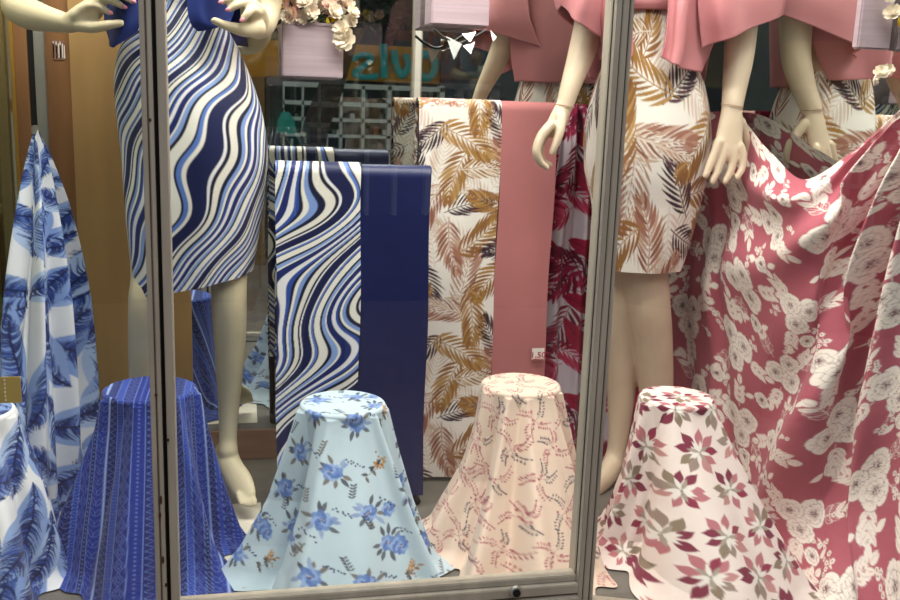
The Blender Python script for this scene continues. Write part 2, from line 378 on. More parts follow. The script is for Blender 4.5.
def pr_poinsettia():
    p = Print(0.36, 0.33, 'ecdcd6'); r = np.random.default_rng(17); k = 0
    for i in range(4):
        for j in range(4):
            c = np.array([i * .09 + (j % 2) * .045 + r.uniform(-.008, .008), j * .0825 + r.uniform(-.008, .008)]); a0 = r.uniform(0, 6.28); n = 9
            for q in range(n):
                a = a0 + q * 2 * PI / n + r.uniform(-.15, .15); st = c + np.array([math.cos(a), math.sin(a)]) * .008; L = r.uniform(.030, .044)
                col = ('7c2c44', 'b8727a', '8d2f48', 'c08a88', '8b7a68', '7c2c44', 'b8727a', 'b8727a', '98847a')[(q * 4 + k) % 9]
                a1 = leafpoly(st, a, L, L * .46, r.uniform(-.6, .6), 14, .52, 1.5)[0]; p.poly(a1, col)
            for q in range(8):
                p.poly(leafpoly(c, a0 + .3 + q * .8, .026, .0075, .2, 9, .45, 1.3)[0], 'e9e2dc' if q % 3 else 'a59a8c')
            for q in range(5): p.poly(ring(c + r.normal(0, .002, 2), .0013, 6), '8b7a68')
            k += 1
    return p.done()
PAL = [('e9e6da', 1.1), ('0c1338', .7), ('7f9cd6', .7), ('efece2', .5), ('0f1230', .4), ('2c4c9e', .6), ('e8e8ea', .9), ('132466', 1.3), ('efece2', .35), ('8aa6dc', .9), ('0a0f2a', .6), ('efece2', 1.6), ('12183c', .3), ('5b7dc8', .6), ('efece2', .5), ('0e1848', 2.2), ('e9e9ec', .4), ('0f1230', .5)]
_pw = np.cumsum([0] + [a[1] for a in PAL]); _pc = np.array([lin(hx(a[0])) for a in PAL])
def stripes(phi, sharp=0.03):
    T = _pw[-1]; x = np.mod(phi, T); i = np.clip(np.searchsorted(_pw, x, 'right') - 1, 0, len(PAL) - 1)
    d = (_pw[i + 1] - x); f = np.clip(1 - d / sharp, 0, 1)[..., None] * .5; g = np.clip(1 - (x - _pw[i]) / sharp, 0, 1)[..., None] * .5
    return _pc[i] * (1 - f - g) + _pc[(i + 1) % len(PAL)] * f + _pc[i - 1] * g
def marble(u, v, k=72.0, s=0):
    A = u + .62 * v + .050 * np.sin(2 * PI * v / .36 + 1.9 + s) + .010 * np.sin(2 * PI * (u * .4 + v) / .16 + s)
    return stripes(A * k + 1.5 * np.sin(2 * PI * (u * 1.1 + v * .55) / .27 + s), .06)
class Fn:
    def __init__(s, f): s.sample = f
# ------------------------------------------------------------ grids of cloth
def grid(name, pts, U, V, pr, m, parent=None, closed=False):
    nv, nu = pts.shape[:2]; me = bpy.data.meshes.new(name)
    co = np.ascontiguousarray(pts, np.float32).reshape(-1, 3); me.vertices.add(nv * nu); me.vertices.foreach_set('co', co.ravel())
    i = np.arange(nv - 1)[:, None] * nu; j = np.arange(nu if closed else nu - 1)[None]; j2 = (j + 1) % nu
    q = np.stack([i + j, i + j2, i + nu + j2, i + nu + j], -1).reshape(-1, 4).astype(np.int32); nf = len(q)
    me.loops.add(nf * 4); me.loops.foreach_set('vertex_index', q.ravel()); me.polygons.add(nf)
    me.polygons.foreach_set('loop_start', np.arange(nf, dtype=np.int32) * 4); me.polygons.foreach_set('use_smooth', np.ones(nf, bool))
    me.update(calc_edges=True)
    if pr is not None:
        c = pr.sample(U, V); a = me.color_attributes.new('print', 'FLOAT_COLOR', 'POINT')
        a.data.foreach_set('color', np.concatenate([c, np.ones(c.shape[:2] + (1,))], -1).astype(np.float32).ravel())
    me.validate()
    return link(name, me, m, parent)
def surf_net(rows, nu, nv):
    """control net of (px, py, Y) -> dense surface"""
    net = np.array([[P(*q) for q in r] for r in rows])
    a = spl(net, nv); b = spl(np.swapaxes(a, 0, 1), nu); return np.swapaxes(b, 0, 1)
def normals(p):
    du = np.gradient(p, axis=1); dv = np.gradient(p, axis=0); n = np.cross(du, dv); return n / (np.linalg.norm(n, axis=-1, keepdims=True) + 1e-9)
def arclen(p, ax):
    d = np.linalg.norm(np.diff(p, axis=ax), axis=-1); z = np.zeros_like(np.take(d, [0], ax)); return np.concatenate([z, np.cumsum(d, ax)], ax)
PALM = pr_palm(); MAG = pr_magenta(); ROSE = pr_rose(); BAN = pr_bluebanana(); BANB = pr_bluebanana(1.15, 'e6e8ec'); ROY = pr_royal(); BFL = pr_bluefloral(); PEA = pr_peach(); POI = pr_poinsettia()

# ============================================================ THE SETTING
XL = P(20, 200, D)[0]               # left glass side
XJ = P(192, 340, D)[0]              # plywood ends, back mirror begins
XC = P(670, 150, D)[0]              # corner of the two mirrors
ta = math.radians(100); tdir = (math.cos(ta), math.sin(ta))
XR = XC - tdir[0] * (D - 1.45) / tdir[1]
def st(o): o['kind'] = 'structure'; return o
PA = math.radians(21); XP = P(629, 0, YG)[0]                # the right pane turns out of the shop front at its post
YE = YG - .74 * math.sin(PA); XE = XP + .74 * math.cos(PA)
XR = XC - tdir[0] * (D - YE) / tdir[1]
def prism(name, poly, z0, z1, m):
    bm = bmesh.new(); a = [bm.verts.new((x, y, z0)) for x, y in poly]; b = [bm.verts.new((x, y, z1)) for x, y in poly]; n = len(poly)
    bm.faces.new(a); bm.faces.new(b)
    for i in range(n): bm.faces.new((a[i], a[(i + 1) % n], b[(i + 1) % n], b[i]))
    return st(bm_obj(name, bm, m))
PLAN = [(XL - .02, D + .1), (XL - .02, YG - .03), (XP, YG - .03), (XE + .05, YE - .05), (XR + .1, YE), (XR + .1, D + .1)]
fl = bpy.data.materials.new('floor_tiles'); fl.use_nodes = True; nt = fl.node_tree
tc = nt.nodes.new('ShaderNodeTexCoord'); mp = nt.nodes.new('ShaderNodeMapping'); br = nt.nodes.new('ShaderNodeTexChecker'); nn = nt.nodes.new('ShaderNodeTexNoise'); mx = nt.nodes.new('ShaderNodeMixRGB')
pt = PF(243, 535, ZF)
mp.inputs['Location'].default_value = (-float(pt[0]), -float(pt[1]) + 0.06, 0.05)
br.inputs['Scale'].default_value = 3.3; br.inputs['Color1'].default_value = (*lin(hx('6b675f')), 1); br.inputs['Color2'].default_value = (*lin(hx('75716a')), 1)
nn.inputs['Scale'].default_value = 25; mx.blend_type = 'MULTIPLY'; mx.inputs[0].default_value = 0.35
nt.links.new(tc.outputs['Object'], mp.inputs[0]); nt.links.new(mp.outputs[0], br.inputs[0]); nt.links.new(tc.outputs['Object'], nn.inputs[0])
nt.links.new(br.outputs[0], mx.inputs[1]); nt.links.new(nn.outputs[0], mx.inputs[2]); nt.links.new(mx.outputs[0], nt.nodes['Principled BSDF'].inputs[0]); nt.nodes['Principled BSDF'].inputs['Roughness'].default_value = .5
prism('floor', PLAN, ZF - .03, ZF, fl)
prism('ceiling', PLAN, ZC, ZC + .04, M['plain'])
_a = PF(262, 530, ZF); _b = PF(240, 504, ZF)
st(boxes('trim_17', [(_a[0] - .30, _a[0], _b[1] - .30, _b[1], ZF - .001, ZF + .0012)], mat('white_floor_tile', 'd6cfbe', .5, noise=.15, nscale=14)))
mir = bpy.data.materials.new('mirror'); mir.use_nodes = True; b = mir.node_tree.nodes['Principled BSDF']
b.inputs['Base Color'].default_value = (.74, .77, .74, 1); b.inputs['Metallic'].default_value = 1; b.inputs['Roughness'].default_value = .015
ZM = P(240, 430, D)[2]
st(boxes('wall_back', [(XJ, XC, D, D + .012, ZM, ZC)], mir))
def glassmat(name, tint=(1, 1, 1)):
    g = bpy.data.materials.new(name); g.use_nodes = True; nt = g.node_tree; nt.nodes.clear()
    o = nt.nodes.new('ShaderNodeOutputMaterial'); mxs = nt.nodes.new('ShaderNodeMixShader'); tr = nt.nodes.new('ShaderNodeBsdfTransparent'); gl = nt.nodes.new('ShaderNodeBsdfGlossy'); fr = nt.nodes.new('ShaderNodeLayerWeight'); p5 = nt.nodes.new('ShaderNodeMath'); ma = nt.nodes.new('ShaderNodeMath')
    tr.inputs[0].default_value = (*tint, 1); gl.inputs['Roughness'].default_value = 0.0; fr.inputs[0].default_value = .5
    p5.operation = 'POWER'; p5.inputs[1].default_value = 5; ma.operation = 'MULTIPLY_ADD'; ma.inputs[1].default_value = .95; ma.inputs[2].default_value = .05; nt.links.new(fr.outputs['Facing'], p5.inputs[0]); nt.links.new(p5.outputs[0], ma.inputs[0])
    nt.links.new(ma.outputs[0], mxs.inputs[0]); nt.links.new(tr.outputs[0], mxs.inputs[1]); nt.links.new(gl.outputs[0], mxs.inputs[2]); nt.links.new(mxs.outputs[0], o.inputs[0]); return g
GL = glassmat('window_glass', (.97, .98, .97)); GL2 = glassmat('side_glass', (.86, .86, .74))
# right mirror wall, turned
bm = bmesh.new(); q0 = Vector((XC, D, 0)); q1 = Vector((XR, YE, 0)); nrm = Vector((tdir[1], -tdir[0], 0)) * .012
vs = [bm.verts.new(p + Vector((0, 0, z))) for z in (ZM, ZC) for p in (q0, q1, q1 + nrm, q0 + nrm)]
for f in ((0, 1, 5, 4), (1, 2, 6, 5), (2, 3, 7, 6), (3, 0, 4, 7), (0, 3, 2, 1), (4, 5, 6, 7)): bm.faces.new([vs[i] for i in f])
st(bm_obj('wall_right', bm, mir))
bm = bmesh.new(); n2 = Vector((-tdir[1], tdir[0], 0)) * .012
vs = [bm.verts.new(p + Vector((0, 0, z))) for z in (ZF, ZM) for p in (q0, q1, q1 - n2, q0 - n2)]
for f in ((0, 1, 5, 4), (1, 2, 6, 5), (2, 3, 7, 6), (3, 0, 4, 7), (0, 3, 2, 1), (4, 5, 6, 7)): bm.faces.new([vs[i] for i in f])
st(bm_obj('baseboard_right', bm, M['base']))
st(boxes('baseboard_back', [(XJ, XC, D - .004, D + .02, ZF, ZM)], M['base'], bevel=.002))
st(boxes('wall_left', [(XL - .006, XL, 1.56, D, ZF, ZC)], GL2))
# left of the mirror: plywood, dark wood door panel, strips
X50, X78, X42, X36 = P(53, 200, D)[0], P(77, 200, D)[0], P(43, 200, D)[0], P(36, 200, D)[0]
st(boxes('trim_1', [(X78, XJ, D - .012, D + .01, ZF, ZC)], M['brown']))
st(boxes('trim_2', [(X50, X78, D - .006, D + .01, ZF, ZC)], M['brownd']))
st(boxes('trim_3', [(X42, X50, D - .02, D + .01, ZF, ZC)], M['alu'], bevel=.002))
st(boxes('trim_4', [(X36 , X42, D - .004, D + .01, ZF, ZC)], M['framed']))
st(boxes('trim_5', [(XL + .008, X36, D - .010, D + .01, ZF, ZC)], M['brownd']))
st(boxes('trim_6', [(XL, XL + .008, D - .02, D + .01, ZF, ZC)], M['gold']))
# notice on the dark wood
a = P(52, 40, D - .007); b_ = P(65, 60, D - .007)
nb = boxes('paper_notice', [(a[0], b_[0], D - .008, D - .0065, b_[2], a[2])], mat('notice_board', '8d6a58', .7)); tag(nb, 'small notice with tall white letters on the dark wood panel', 'notice')
wl = []
for k, (x0, x1) in enumerate([(.05, .0), (.05, .22), (.30, .30), (.30, .50), (.50, .50), (.62, .62), (.62, .80), (.80, .80), (.95, .95)]):
    W_ = b_[0] - a[0]; wl.append((a[0] + W_ * x0 - .0, a[0] + W_ * x0 + .0022, D - .0088, D - .0078, b_[2] + .004, a[2] - .003 - .004 * (k % 3)))
boxes('lettering', wl, M['paper'], nb)

# the shop window: posts, rails, panes
def post(name, xa, xb, z0, z1, y0, y1, ridges):
    l = [(xa, xb, y0 + .012, y1, z0, z1)]
    for f0, f1 in ridges: l.append((xa + (xb - xa) * f0, xa + (xb - xa) * f1, y0, y0 + .02, z0, z1))
    return st(boxes(name, l, M['frame'], bevel=.0012))
xa0 = P(139, 0, YG)[0]; xa1 = P(151, 0, YG)[0]; xb0 = P(155.5, 0, YG)[0]; xb1 = P(164, 0, YG)[0]
sh = P(158, 600, YG)[0] - xa0
xa0 += sh / 2; xa1 += sh / 2; xb0 += sh / 2; xb1 += sh / 2
post('trim_7', xa0, xa1, ZF - .1, ZC, YG - .02, YG + .03, [(0, .45), (.62, 1)])
post('trim_8', xb0, xb1, ZF - .1, ZC, YG - .015, YG + .035, [(0, 1)])
st(boxes('trim_9', [(xa1, xb0, YG + .0, YG + .03, ZF - .1, ZC)], M['framed']))
xr0 = P(612, 0, YG)[0]; xr1 = P(629, 0, YG)[0]
post('trim_10', xr0, xr1, ZF - .12, ZC, YG - .025, YG + .03, [(0, .3), (.36, .72), (.8, 1)])
rng = random.Random(3)
for i, (px, py, h) in enumerate([(161, 500, 8), (160, 515, 5), (168, 440, 3), (163, 560, 7), (166, 585, 4), (156, 395, 3), (150, 120, 3)]):
    p = P(px, py, YG - .02); s = S(px, py, YG)
    bm = bmesh.new(); bmesh.ops.create_uvsphere(bm, u_segments=8, v_segments=6, radius=1)
    bmesh.ops.scale(bm, vec=(.0022, .001, h * s * .6), verts=bm.verts[:]); bmesh.ops.translate(bm, vec=tuple(p), verts=bm.verts[:])
    o = bm_obj('trim_%d' % (20 + i), bm, M['rust']); st(o)
ZR = P(400, 584, YG)[2]; ZR2 = P(600, 598, YG)[2]
st(boxes('trim_11', [(xb1 - .0, xr0, YG - .014, YG + .014, ZR - .012, ZR), (xb1, xr0, YG - .026, YG + .01, ZR - .03, ZR - .012), (xb1, xr0, YG - .034, YG + .01, ZR - .11, ZR - .034)], M['frame'], bevel=.0015))
st(boxes('trim_12', [(XL - .3, xa0, YG - .014, YG + .014, ZR - .11, ZR - .004)], M['frame'], bevel=.0015))
def turned(o, x=None):
    o.matrix_world = Matrix.Translation((xr1 - .004, YG, 0)) @ Matrix.Rotation(-PA, 4, 'Z') @ Matrix.Translation((-(xr1 - .004), -YG, 0)); return st(o)
turned(boxes('trim_13', [(xr1, xr1 + .74, YG - .014, YG + .02, ZR2 - .10, ZR2)], M['frame'], bevel=.0015))
st(boxes('trim_16', [(xr0 + .004, xr1 - .006, YG + .03, YG + .036, ZF, ZC)], mat('lit_post_face', 'e9e9e2', .4)))  # white strip paints the lamplight on the post's inner face
lk = P(516, 592, YG - .036)
lo = empty('window_lock', (lk[0], YG - .034, lk[2]), label='round metal lock set in the bottom rail of the window frame', cat='lock')
bm = bmesh.new(); bmesh.ops.create_cone(bm, cap_ends=True, segments=28, radius1=.012, radius2=.010, depth=.006, matrix=Matrix.Translation((lk[0], YG - .037, lk[2])) @ Matrix.Rotation(PI / 2, 4, 'X'))
bm_obj('lock_ring', bm, M['alu'], lo, smooth=False)
bm = bmesh.new(); bmesh.ops.create_cone(bm, cap_ends=True, segments=24, radius1=.007, radius2=.007, depth=.003, matrix=Matrix.Translation((lk[0], YG - .041, lk[2])) @ Matrix.Rotation(PI / 2, 4, 'X'))
bm_obj('keyhole_plate', bm, M['dark'], lo)
st(boxes('window_1', [(xb1, xr0, YG - .002, YG + .002, ZR - .01, ZC)], GL))
turned(boxes('window_2', [(xr1, xr1 + .74, YG - .002, YG + .002, ZR2 - .01, ZC)], GL))
st(boxes('window_3', [(XL - .3, xa0, YG - .002, YG + .002, ZR - .01, ZC)], GL))

# ============================================================ THE STREET (seen in the mirrors)
pav = bpy.data.materials.new('brick_paving'); pav.use_nodes = True; nt = pav.node_tree
tc = nt.nodes.new('ShaderNodeTexCoord'); bt = nt.nodes.new('ShaderNodeTexBrick'); bt.inputs['Scale'].default_value = 4
bt.inputs['Color1'].default_value = (*lin(hx('b09680')), 1); bt.inputs['Color2'].default_value = (*lin(hx('9c8676')), 1); bt.inputs['Mortar'].default_value = (*lin(hx('7d7068')), 1); bt.inputs['Mortar Size'].default_value = .012
nt.links.new(tc.outputs['Object'], bt.inputs[0]); nt.links.new(bt.outputs[0], nt.nodes['Principled BSDF'].inputs[0])
st(boxes('ground', [(-9, 10, -6, 1.6, ZP - .1, ZP)], pav))
st(boxes('wall_front_below_window', [(-3, XP, YG - .02, YG + .02, ZP, ZR - .112)], mat('stone_cladding', '77736b', .7, noise=.15)))
YS = -3.6; Yv = 2 * D - YS
st(boxes('wall_street', [(-9, 10, YS - .3, YS - .25, ZP, 5)], mat('street_wall', '2b2d33', .8, noise=.3, nscale=2)))
def SV(px0, px1, py0, py1, yo=0, t=.05):
    a = PV(px0, py0, Yv - yo); b = PV(px1, py1, Yv - yo); return (min(a[0], b[0]), max(a[0], b[0]), YS + yo - t, YS + yo, min(a[2], b[2]), max(a[2], b[2]))
sg = empty('shop_sign', (PV(350, 85, Yv)[0], YS, PV(350, 85, Yv)[2]), label='orange shop sign with large teal letters, reflected in the back mirror', cat='sign')
boxes('sign_board', [SV(225, 441, 38, 84)], mat('orange_board', 'cc8c22', .6, noise=.1), sg)
TE = mat('teal_letter', '28a09a', .5)
bm = bmesh.new()
def stroke(bm, pts, wpx):
    q = [PV(x, y, Yv - .03) for x, y in pts]; s = S(350, 60, Yv); tube(bm, q, [(wpx * s, .02)] * len(q), 10, (0, 1, 0))
stroke(bm, spl([(352, 60), (362, 55), (372, 58), (364, 66), (354, 74), (366, 77), (378, 76)], 24), 3)
bm_obj('letter', bm, TE, sg); bm = bmesh.new(); stroke(bm, [(384, 44), (384, 78)], 4)
bm_obj('letter', bm, TE, sg); bm = bmesh.new(); stroke(bm, spl([(394, 50), (396, 64), (402, 76), (408, 66), (406, 54)], 20), 3.5)
bm_obj('letter', bm, TE, sg); bm = bmesh.new(); stroke(bm, [(426 + 9 * math.cos(t), 66 + 12 * math.sin(t)) for t in np.linspace(0, 2 * PI, 28)], 4)
bm_obj('letter', bm, TE, sg)
shf = empty('shop_shelf', (PV(330, 150, Yv)[0], YS, ZP), label='white shop shelving with small goods, reflected above the navy fabric', cat='shelf')
WH = mat('shelf_white', 'cdd5c8', .6); 
boxes('back_panel', [SV(283, 445, 86, 190, .0)], mat('shelf_back', '3d4a44', .7), shf)
boxes('frame', [SV(x, x + 1.6, 86, 190, .12, .12) for x in (283, 302, 326, 340, 362, 388, 412, 440)] + [SV(283, 445, y, y + 1.5, .12, .12) for y in (86, 104, 120, 136, 150)], WH, shf)
gc = [mat('goods_a', 'c9cfc6', .6), mat('goods_b', '5f7a72', .6), mat('goods_c', '8a4a3c', .6), mat('goods_d', '2b2f33', .6)]
rng = random.Random(5)
for i in range(34):
    row = rng.choice([103, 119, 135, 149]); x = 286 + (i * 4.6) % 150; h = rng.uniform(5, 12)
    boxes('goods', [SV(x, x + rng.uniform(2, 4.5), row - h, row, .1, .06)], gc[rng.randrange(4)], shf, bevel=.004)
st(boxes('wall_street_pier', [SV(240, 266, 76, 420, .05)], mat('tan_pier', '8f6d42', .8, noise=.1)))
st(boxes('wall_street_shutter', [SV(445, 640, -60, 300, .05)], mat('navy_shutter', '10151f', .35, noise=.2, nscale=3)))
st(boxes('wall_street_window', [SV(266, 284, 76, 200, .04)], mat('dim_window', '3c423c', .3, noise=.5, nscale=8)))
tq = empty('hanging_bag', PV(285, 125, Yv - .3), label='teal green bag hanging at the shop door across the street', cat='bag')
bm = bmesh.new(); tube(bm, [PV(285, 112, Yv - .3), PV(286, 120, Yv - .3), PV(286, 133, Yv - .3)], [(.03, .02), (.07, .05), (.08, .05)], 12); bm_obj('bag_body', bm, mat('teal_cloth', '2fa08c', .6), tq)
bm = bmesh.new(); tube(bm, [PV(282, 112, Yv - .3), PV(285, 107, Yv - .3), PV(288, 112, Yv - .3)], .008, 8); bm_obj('strap', bm, M['dark'], tq)
# street tree
tr = empty('street_tree', (PV(315, 300, 6.6)[0], 2 * D - 6.6, ZP), label='dark street tree with leaning trunk, reflected beside the hanging flower box', cat='tree')
bm = bmesh.new(); pts = [PV(300, 420, 6.6), PV(312, 150, 6.6), PV(330, 90, 6.6), PV(350, 20, 6.6), PV(360, -60, 6.6)]; pts[0][2] = ZP
rr = spl([[*p, r] for p, r in zip(pts, (.11, .09, .085, .075, .06))], 20); tube(bm, [r[:3] for r in rr], [r[3] for r in rr], 14)
bm_obj('trunk', bm, mat('bark', '3a3028', .9, noise=.3, nscale=20, bump=.6), tr, smooth=True)
lr = np.random.default_rng(2); bm = bmesh.new()
for i in range(2600):
    c = PV(lr.uniform(300, 520), lr.uniform(-120, 24) + (10 if i % 3 else -20), 6.6 + lr.uniform(-.5, .5)); a = Vector(lr.normal(0, 1, 3)).normalized() * .055; b2 = a.cross(Vector(lr.normal(0, 1, 3))).normalized() * .022
    c = Vector(c); bm.faces.new([bm.verts.new(c - a), bm.verts.new(c + b2), bm.verts.new(c + a), bm.verts.new(c - b2)])
bm_obj('foliage', bm, mat('dark_leaves', '2c3a2c', .7, noise=.3), tr)
# shelf beyond the left glass
area('side_shelf_fill', (XL - .45, 2.25, .6), (XL - .4, D + .2, 0), .3, .3, 5, (1, .93, .75))  # added fill light, only brightens the dark side shelf
ns = empty('side_shelf', (XL - .3, D, ZF), label='yellowish shelving with a red oval label behind the left side glass', cat='shelf')
boxes('shelf_panel', [(XL - .9, XL - .02, D + .25, D + .27, ZF, ZC)], mat('ochre_panel', 'a3813f', .7, noise=.35, nscale=5), ns)
boxes('shelf_board', [(XL - .9, XL - .02, D + .05, D + .26, z, z + .018) for z in (-.62, -.3, -.05, .14)], mat('ochre_board', 'b49a63', .6), ns)
c = P(4, 105, D + .06); bm = bmesh.new(); bmesh.ops.create_cone(bm, cap_ends=True, segments=30, radius1=1, radius2=1, depth=.01)
bmesh.ops.scale(bm, vec=(.05, .031, 1), verts=bm.verts[:]); bmesh.ops.rotate(bm, matrix=Matrix.Rotation(PI / 2, 3, 'X'), verts=bm.verts[:]); bmesh.ops.translate(bm, vec=tuple(c), verts=bm.verts[:])
rl = bm_obj('red_label', bm, mat('red_label', '9c3324', .5), ns)
boxes('lettering', [(c[0] - .026 + k * .013, c[0] - .018 + k * .013, c[1] - .009, c[1] - .005, c[2] - .006, c[2] + .004 + .005 * (k % 2 == 0)) for k in range(5)], M['paper'], rl)
gd = [mat('box_a', '8c6a2c', .6), mat('box_b', 'b7a06a', .6), mat('box_c', '6c7a3a', .6), mat('box_d', '9c5a30', .6)]
rng = random.Random(8)
for z in (-.602, -.282, -.032, .158):
    x = XL - .5
    while x < XL - .08:
        w_ = rng.uniform(.04, .08); boxes('goods', [(x, x + w_, D + .08, D + .2, z, z + rng.uniform(.07, .15))], gd[rng.randrange(4)], ns, bevel=.003); x += w_ + .01
st(boxes('trim_14', [(XL - .02, XL + .0, 1.57, 1.60, ZF, ZC)], M['green'], bevel=.002))
pg = P(15, 200, D - .03)[0]
st(boxes('trim_15', [(XL - .034, XL - .008, D - .03, D + .02, ZF, ZC)], M['green'], bevel=.002))

# ============================================================ FABRIC RACKS
def rack(name, x0, x1, z, y, label):
    e = empty(name, ((x0 + x1) / 2, y, ZF), label=label, cat='rack')
    bm = bmesh.new(); tube(bm, [(x0 - .01, y, z - .012), (x1 + .01, y, z - .012)], .009, 14); bm_obj('top_bar', bm, M['dark'], e, smooth=True)
    for xx in (x0 + .004, x1 - .004):
        bm = bmesh.new(); tube(bm, [(xx, y, z - .012), (xx, y, ZF + .012)], .008, 12); bm_obj('upright', bm, M['dark'], e, smooth=True)
        bm = bmesh.new(); tube(bm, [(xx, y - .022, ZF + .009), (xx, y + .05, ZF + .009)], .009, 12); bm_obj('foot', bm, M['dark'], e, smooth=True)
    return e
def hanging(name, xl, xr, ztop, y, gap, zbf, zbb, pr, m, label, cat='fabric', group=None, seed=0, wav=.003, uoff=0, skew=0.0, k=1.8e-3):
    """cloth folded over a bar: front drop, round top, back drop"""
    r = gap / 2; prof = []
    zt = ztop - r
    nf = int((zt - zbf) / k); nb_ = int((zt - zbb) / (k * 2))
    for z in np.linspace(zbf, zt, nf): prof.append((y - r, z))
    for a in np.linspace(PI, 0, 16)[1:-1]: prof.append((y + r * math.cos(a), zt + r * math.sin(a)))
    for z in np.linspace(zt, zbb, nb_): prof.append((y + r, z))
    prof = np.array(prof); L = np.concatenate([[0], np.cumsum(np.linalg.norm(np.diff(prof, axis=0), axis=1))])
    nu = max(8, int((xr - xl) / k)); u = np.linspace(0, xr - xl, nu)
    U, V = np.meshgrid(u, L); pts = np.zeros(U.shape + (3,))
    drop = np.clip((zt - prof[:, 1]) / .8, 0, 1)[:, None]
    pts[..., 0] = xl + U + skew * drop * 0; pts[..., 1] = prof[:, 0][:, None]; pts[..., 2] = prof[:, 1][:, None]
    side = np.sign(prof[:, 0] - y)[:, None]
    pts[..., 1] += side * np.abs(wav * (.2 + drop) * (np.sin(U * 38 + seed + V * 1.5) + .5 * np.sin(U * 71 + seed * 2) + 1.2))
    pts[..., 0] += .002 * np.sin(V * 14 + seed)
    o = grid(name, pts, U + uoff, V, pr, m)
    return tag(o, label, cat, group)
YB = 2.12; zb = P(350, 162, YB)[2]
xs0, xs1, xs2 = P(276, 170, YB - .03)[0], P(362, 170, YB - .03)[0], P(432, 170, YB - .03)[0]
rack('fabric_rack', xs0 + .006, xs2 - .006, zb - .004, YB, 'low dark metal rail carrying the striped and the navy fabric')
hanging('striped_fabric', xs0, xs1, zb, YB, .05, ZF + .012, ZF + .2, Fn(lambda u, v: marble(-u + .1, v, 88)), M['satin'], 'blue, white and navy wavy striped fabric hanging over the low rail', seed=1)
hanging('navy_fabric', xs1 + .001, xs2, zb - .004, YB, .05, ZF + .03, ZF + .1, None, M['navy'], 'plain glossy navy blue fabric hanging right of the striped one', seed=2, k=4e-3)
YT = 2.26; zt_ = P(470, 99, YT - .02)[2]
xl0, xl1, xl2 = P(418, 150, YT - .02)[0], P(500, 150, YT - .02)[0], P(556, 150, YT - .02)[0]
rack('fabric_rack', xl0 + .006, xl2 - .006, zt_ - .004, YT, 'tall dark metal rail carrying the palm leaf and the dusty pink fabric')
hanging('palm_leaf_fabric', xl0, xl1, zt_, YT, .045, ZF + .012, ZF + .12, PALM, M['print'], 'white fabric with brown and black palm leaves folded over the tall rail', seed=3, uoff=.05)
hanging('pink_fabric', xl1 + .001, xl2, zt_ - .001, YT, .045, ZF + .012, ZF + .12, None, M['pink'], 'plain dusty pink fabric hanging over the tall rail behind a hand', seed=4, k=4e-3, wav=.0015)
# price tag
tg = P(538, 354, YT - .034); s = S(538, 354, YT)
pt_ = boxes('price_tag', [(tg[0] - 6.3 * s, tg[0] + 6.3 * s, tg[1] - .0012, tg[1], tg[2] - 6 * s, tg[2] + 6 * s)], M['paper']); tag(pt_, 'small white price tag with red figures pinned on the pink fabric', 'price tag')
def text(body, loc, size, m, parent, name='lettering', sx=1.0):
    cu = bpy.data.curves.new('t', 'FONT'); cu.body = body; cu.size = size; cu.extrude = .0004; cu.align_x = 'CENTER'; cu.align_y = 'CENTER'
    t = bpy.data.objects.new('t', cu); C.objects.link(t); dg = bpy.context.evaluated_depsgraph_get(); me = bpy.data.meshes.new_from_object(t.evaluated_get(dg)); bpy.data.objects.remove(t)
    me.transform(Matrix.Translation(Vector(loc)) @ Matrix.Rotation(PI / 2, 4, 'X') @ Matrix.Diagonal((sx, 1, 1, 1))); me.materials.clear(); return link(name, me, m, parent)
text('1,50', (tg[0], tg[1] - .002, tg[2] - 1 * s), 8 * s, M['ink'], pt_, sx=1.15)
boxes('red_edge', [(tg[0] - 6 * s, tg[0] + 6 * s, tg[1] - .0016, tg[1] - .0008, tg[2] - 5.6 * s, tg[2] - 4.8 * s)], M['ink'], pt_)
# magenta fabric gathered behind
def gathered():
    nu, nv = 170, 470
    u = np.linspace(0, 1, nu); v = np.linspace(0, 1, nv); U, V = np.meshgrid(u, v)
    xl, xr = P(556, 300, 2.32)[0] - .03, P(648, 300, 2.32)[0]; z0, z1 = P(590, 108, 2.30)[2], P(590, 466, 2.30)[2]
    pts = np.zeros((nv, nu, 3)); wd = .55 + .45 * np.clip(V * 3, 0, 1)
    pts[..., 0] = xl + (xr - xl) * (.2 * (1 - wd) + U * wd) + .004 * np.sin(V * 9); pts[..., 2] = z0 + (z1 - z0) * V + .01 * np.sin(U * 9)
    pts[..., 1] = 2.33 + (.016 * np.sin(U * 30 + V * 1.6) + .007 * np.sin(U * 53 - V * 2)) * (1.1 - .4 * V)
    o = grid('magenta_leaf_fabric', pts, U * .30, V * (z0 - z1), MAG, M['print'])
    tag(o, 'crimson leaf print fabric hanging gathered behind the knee length skirt', 'fabric')
gathered()

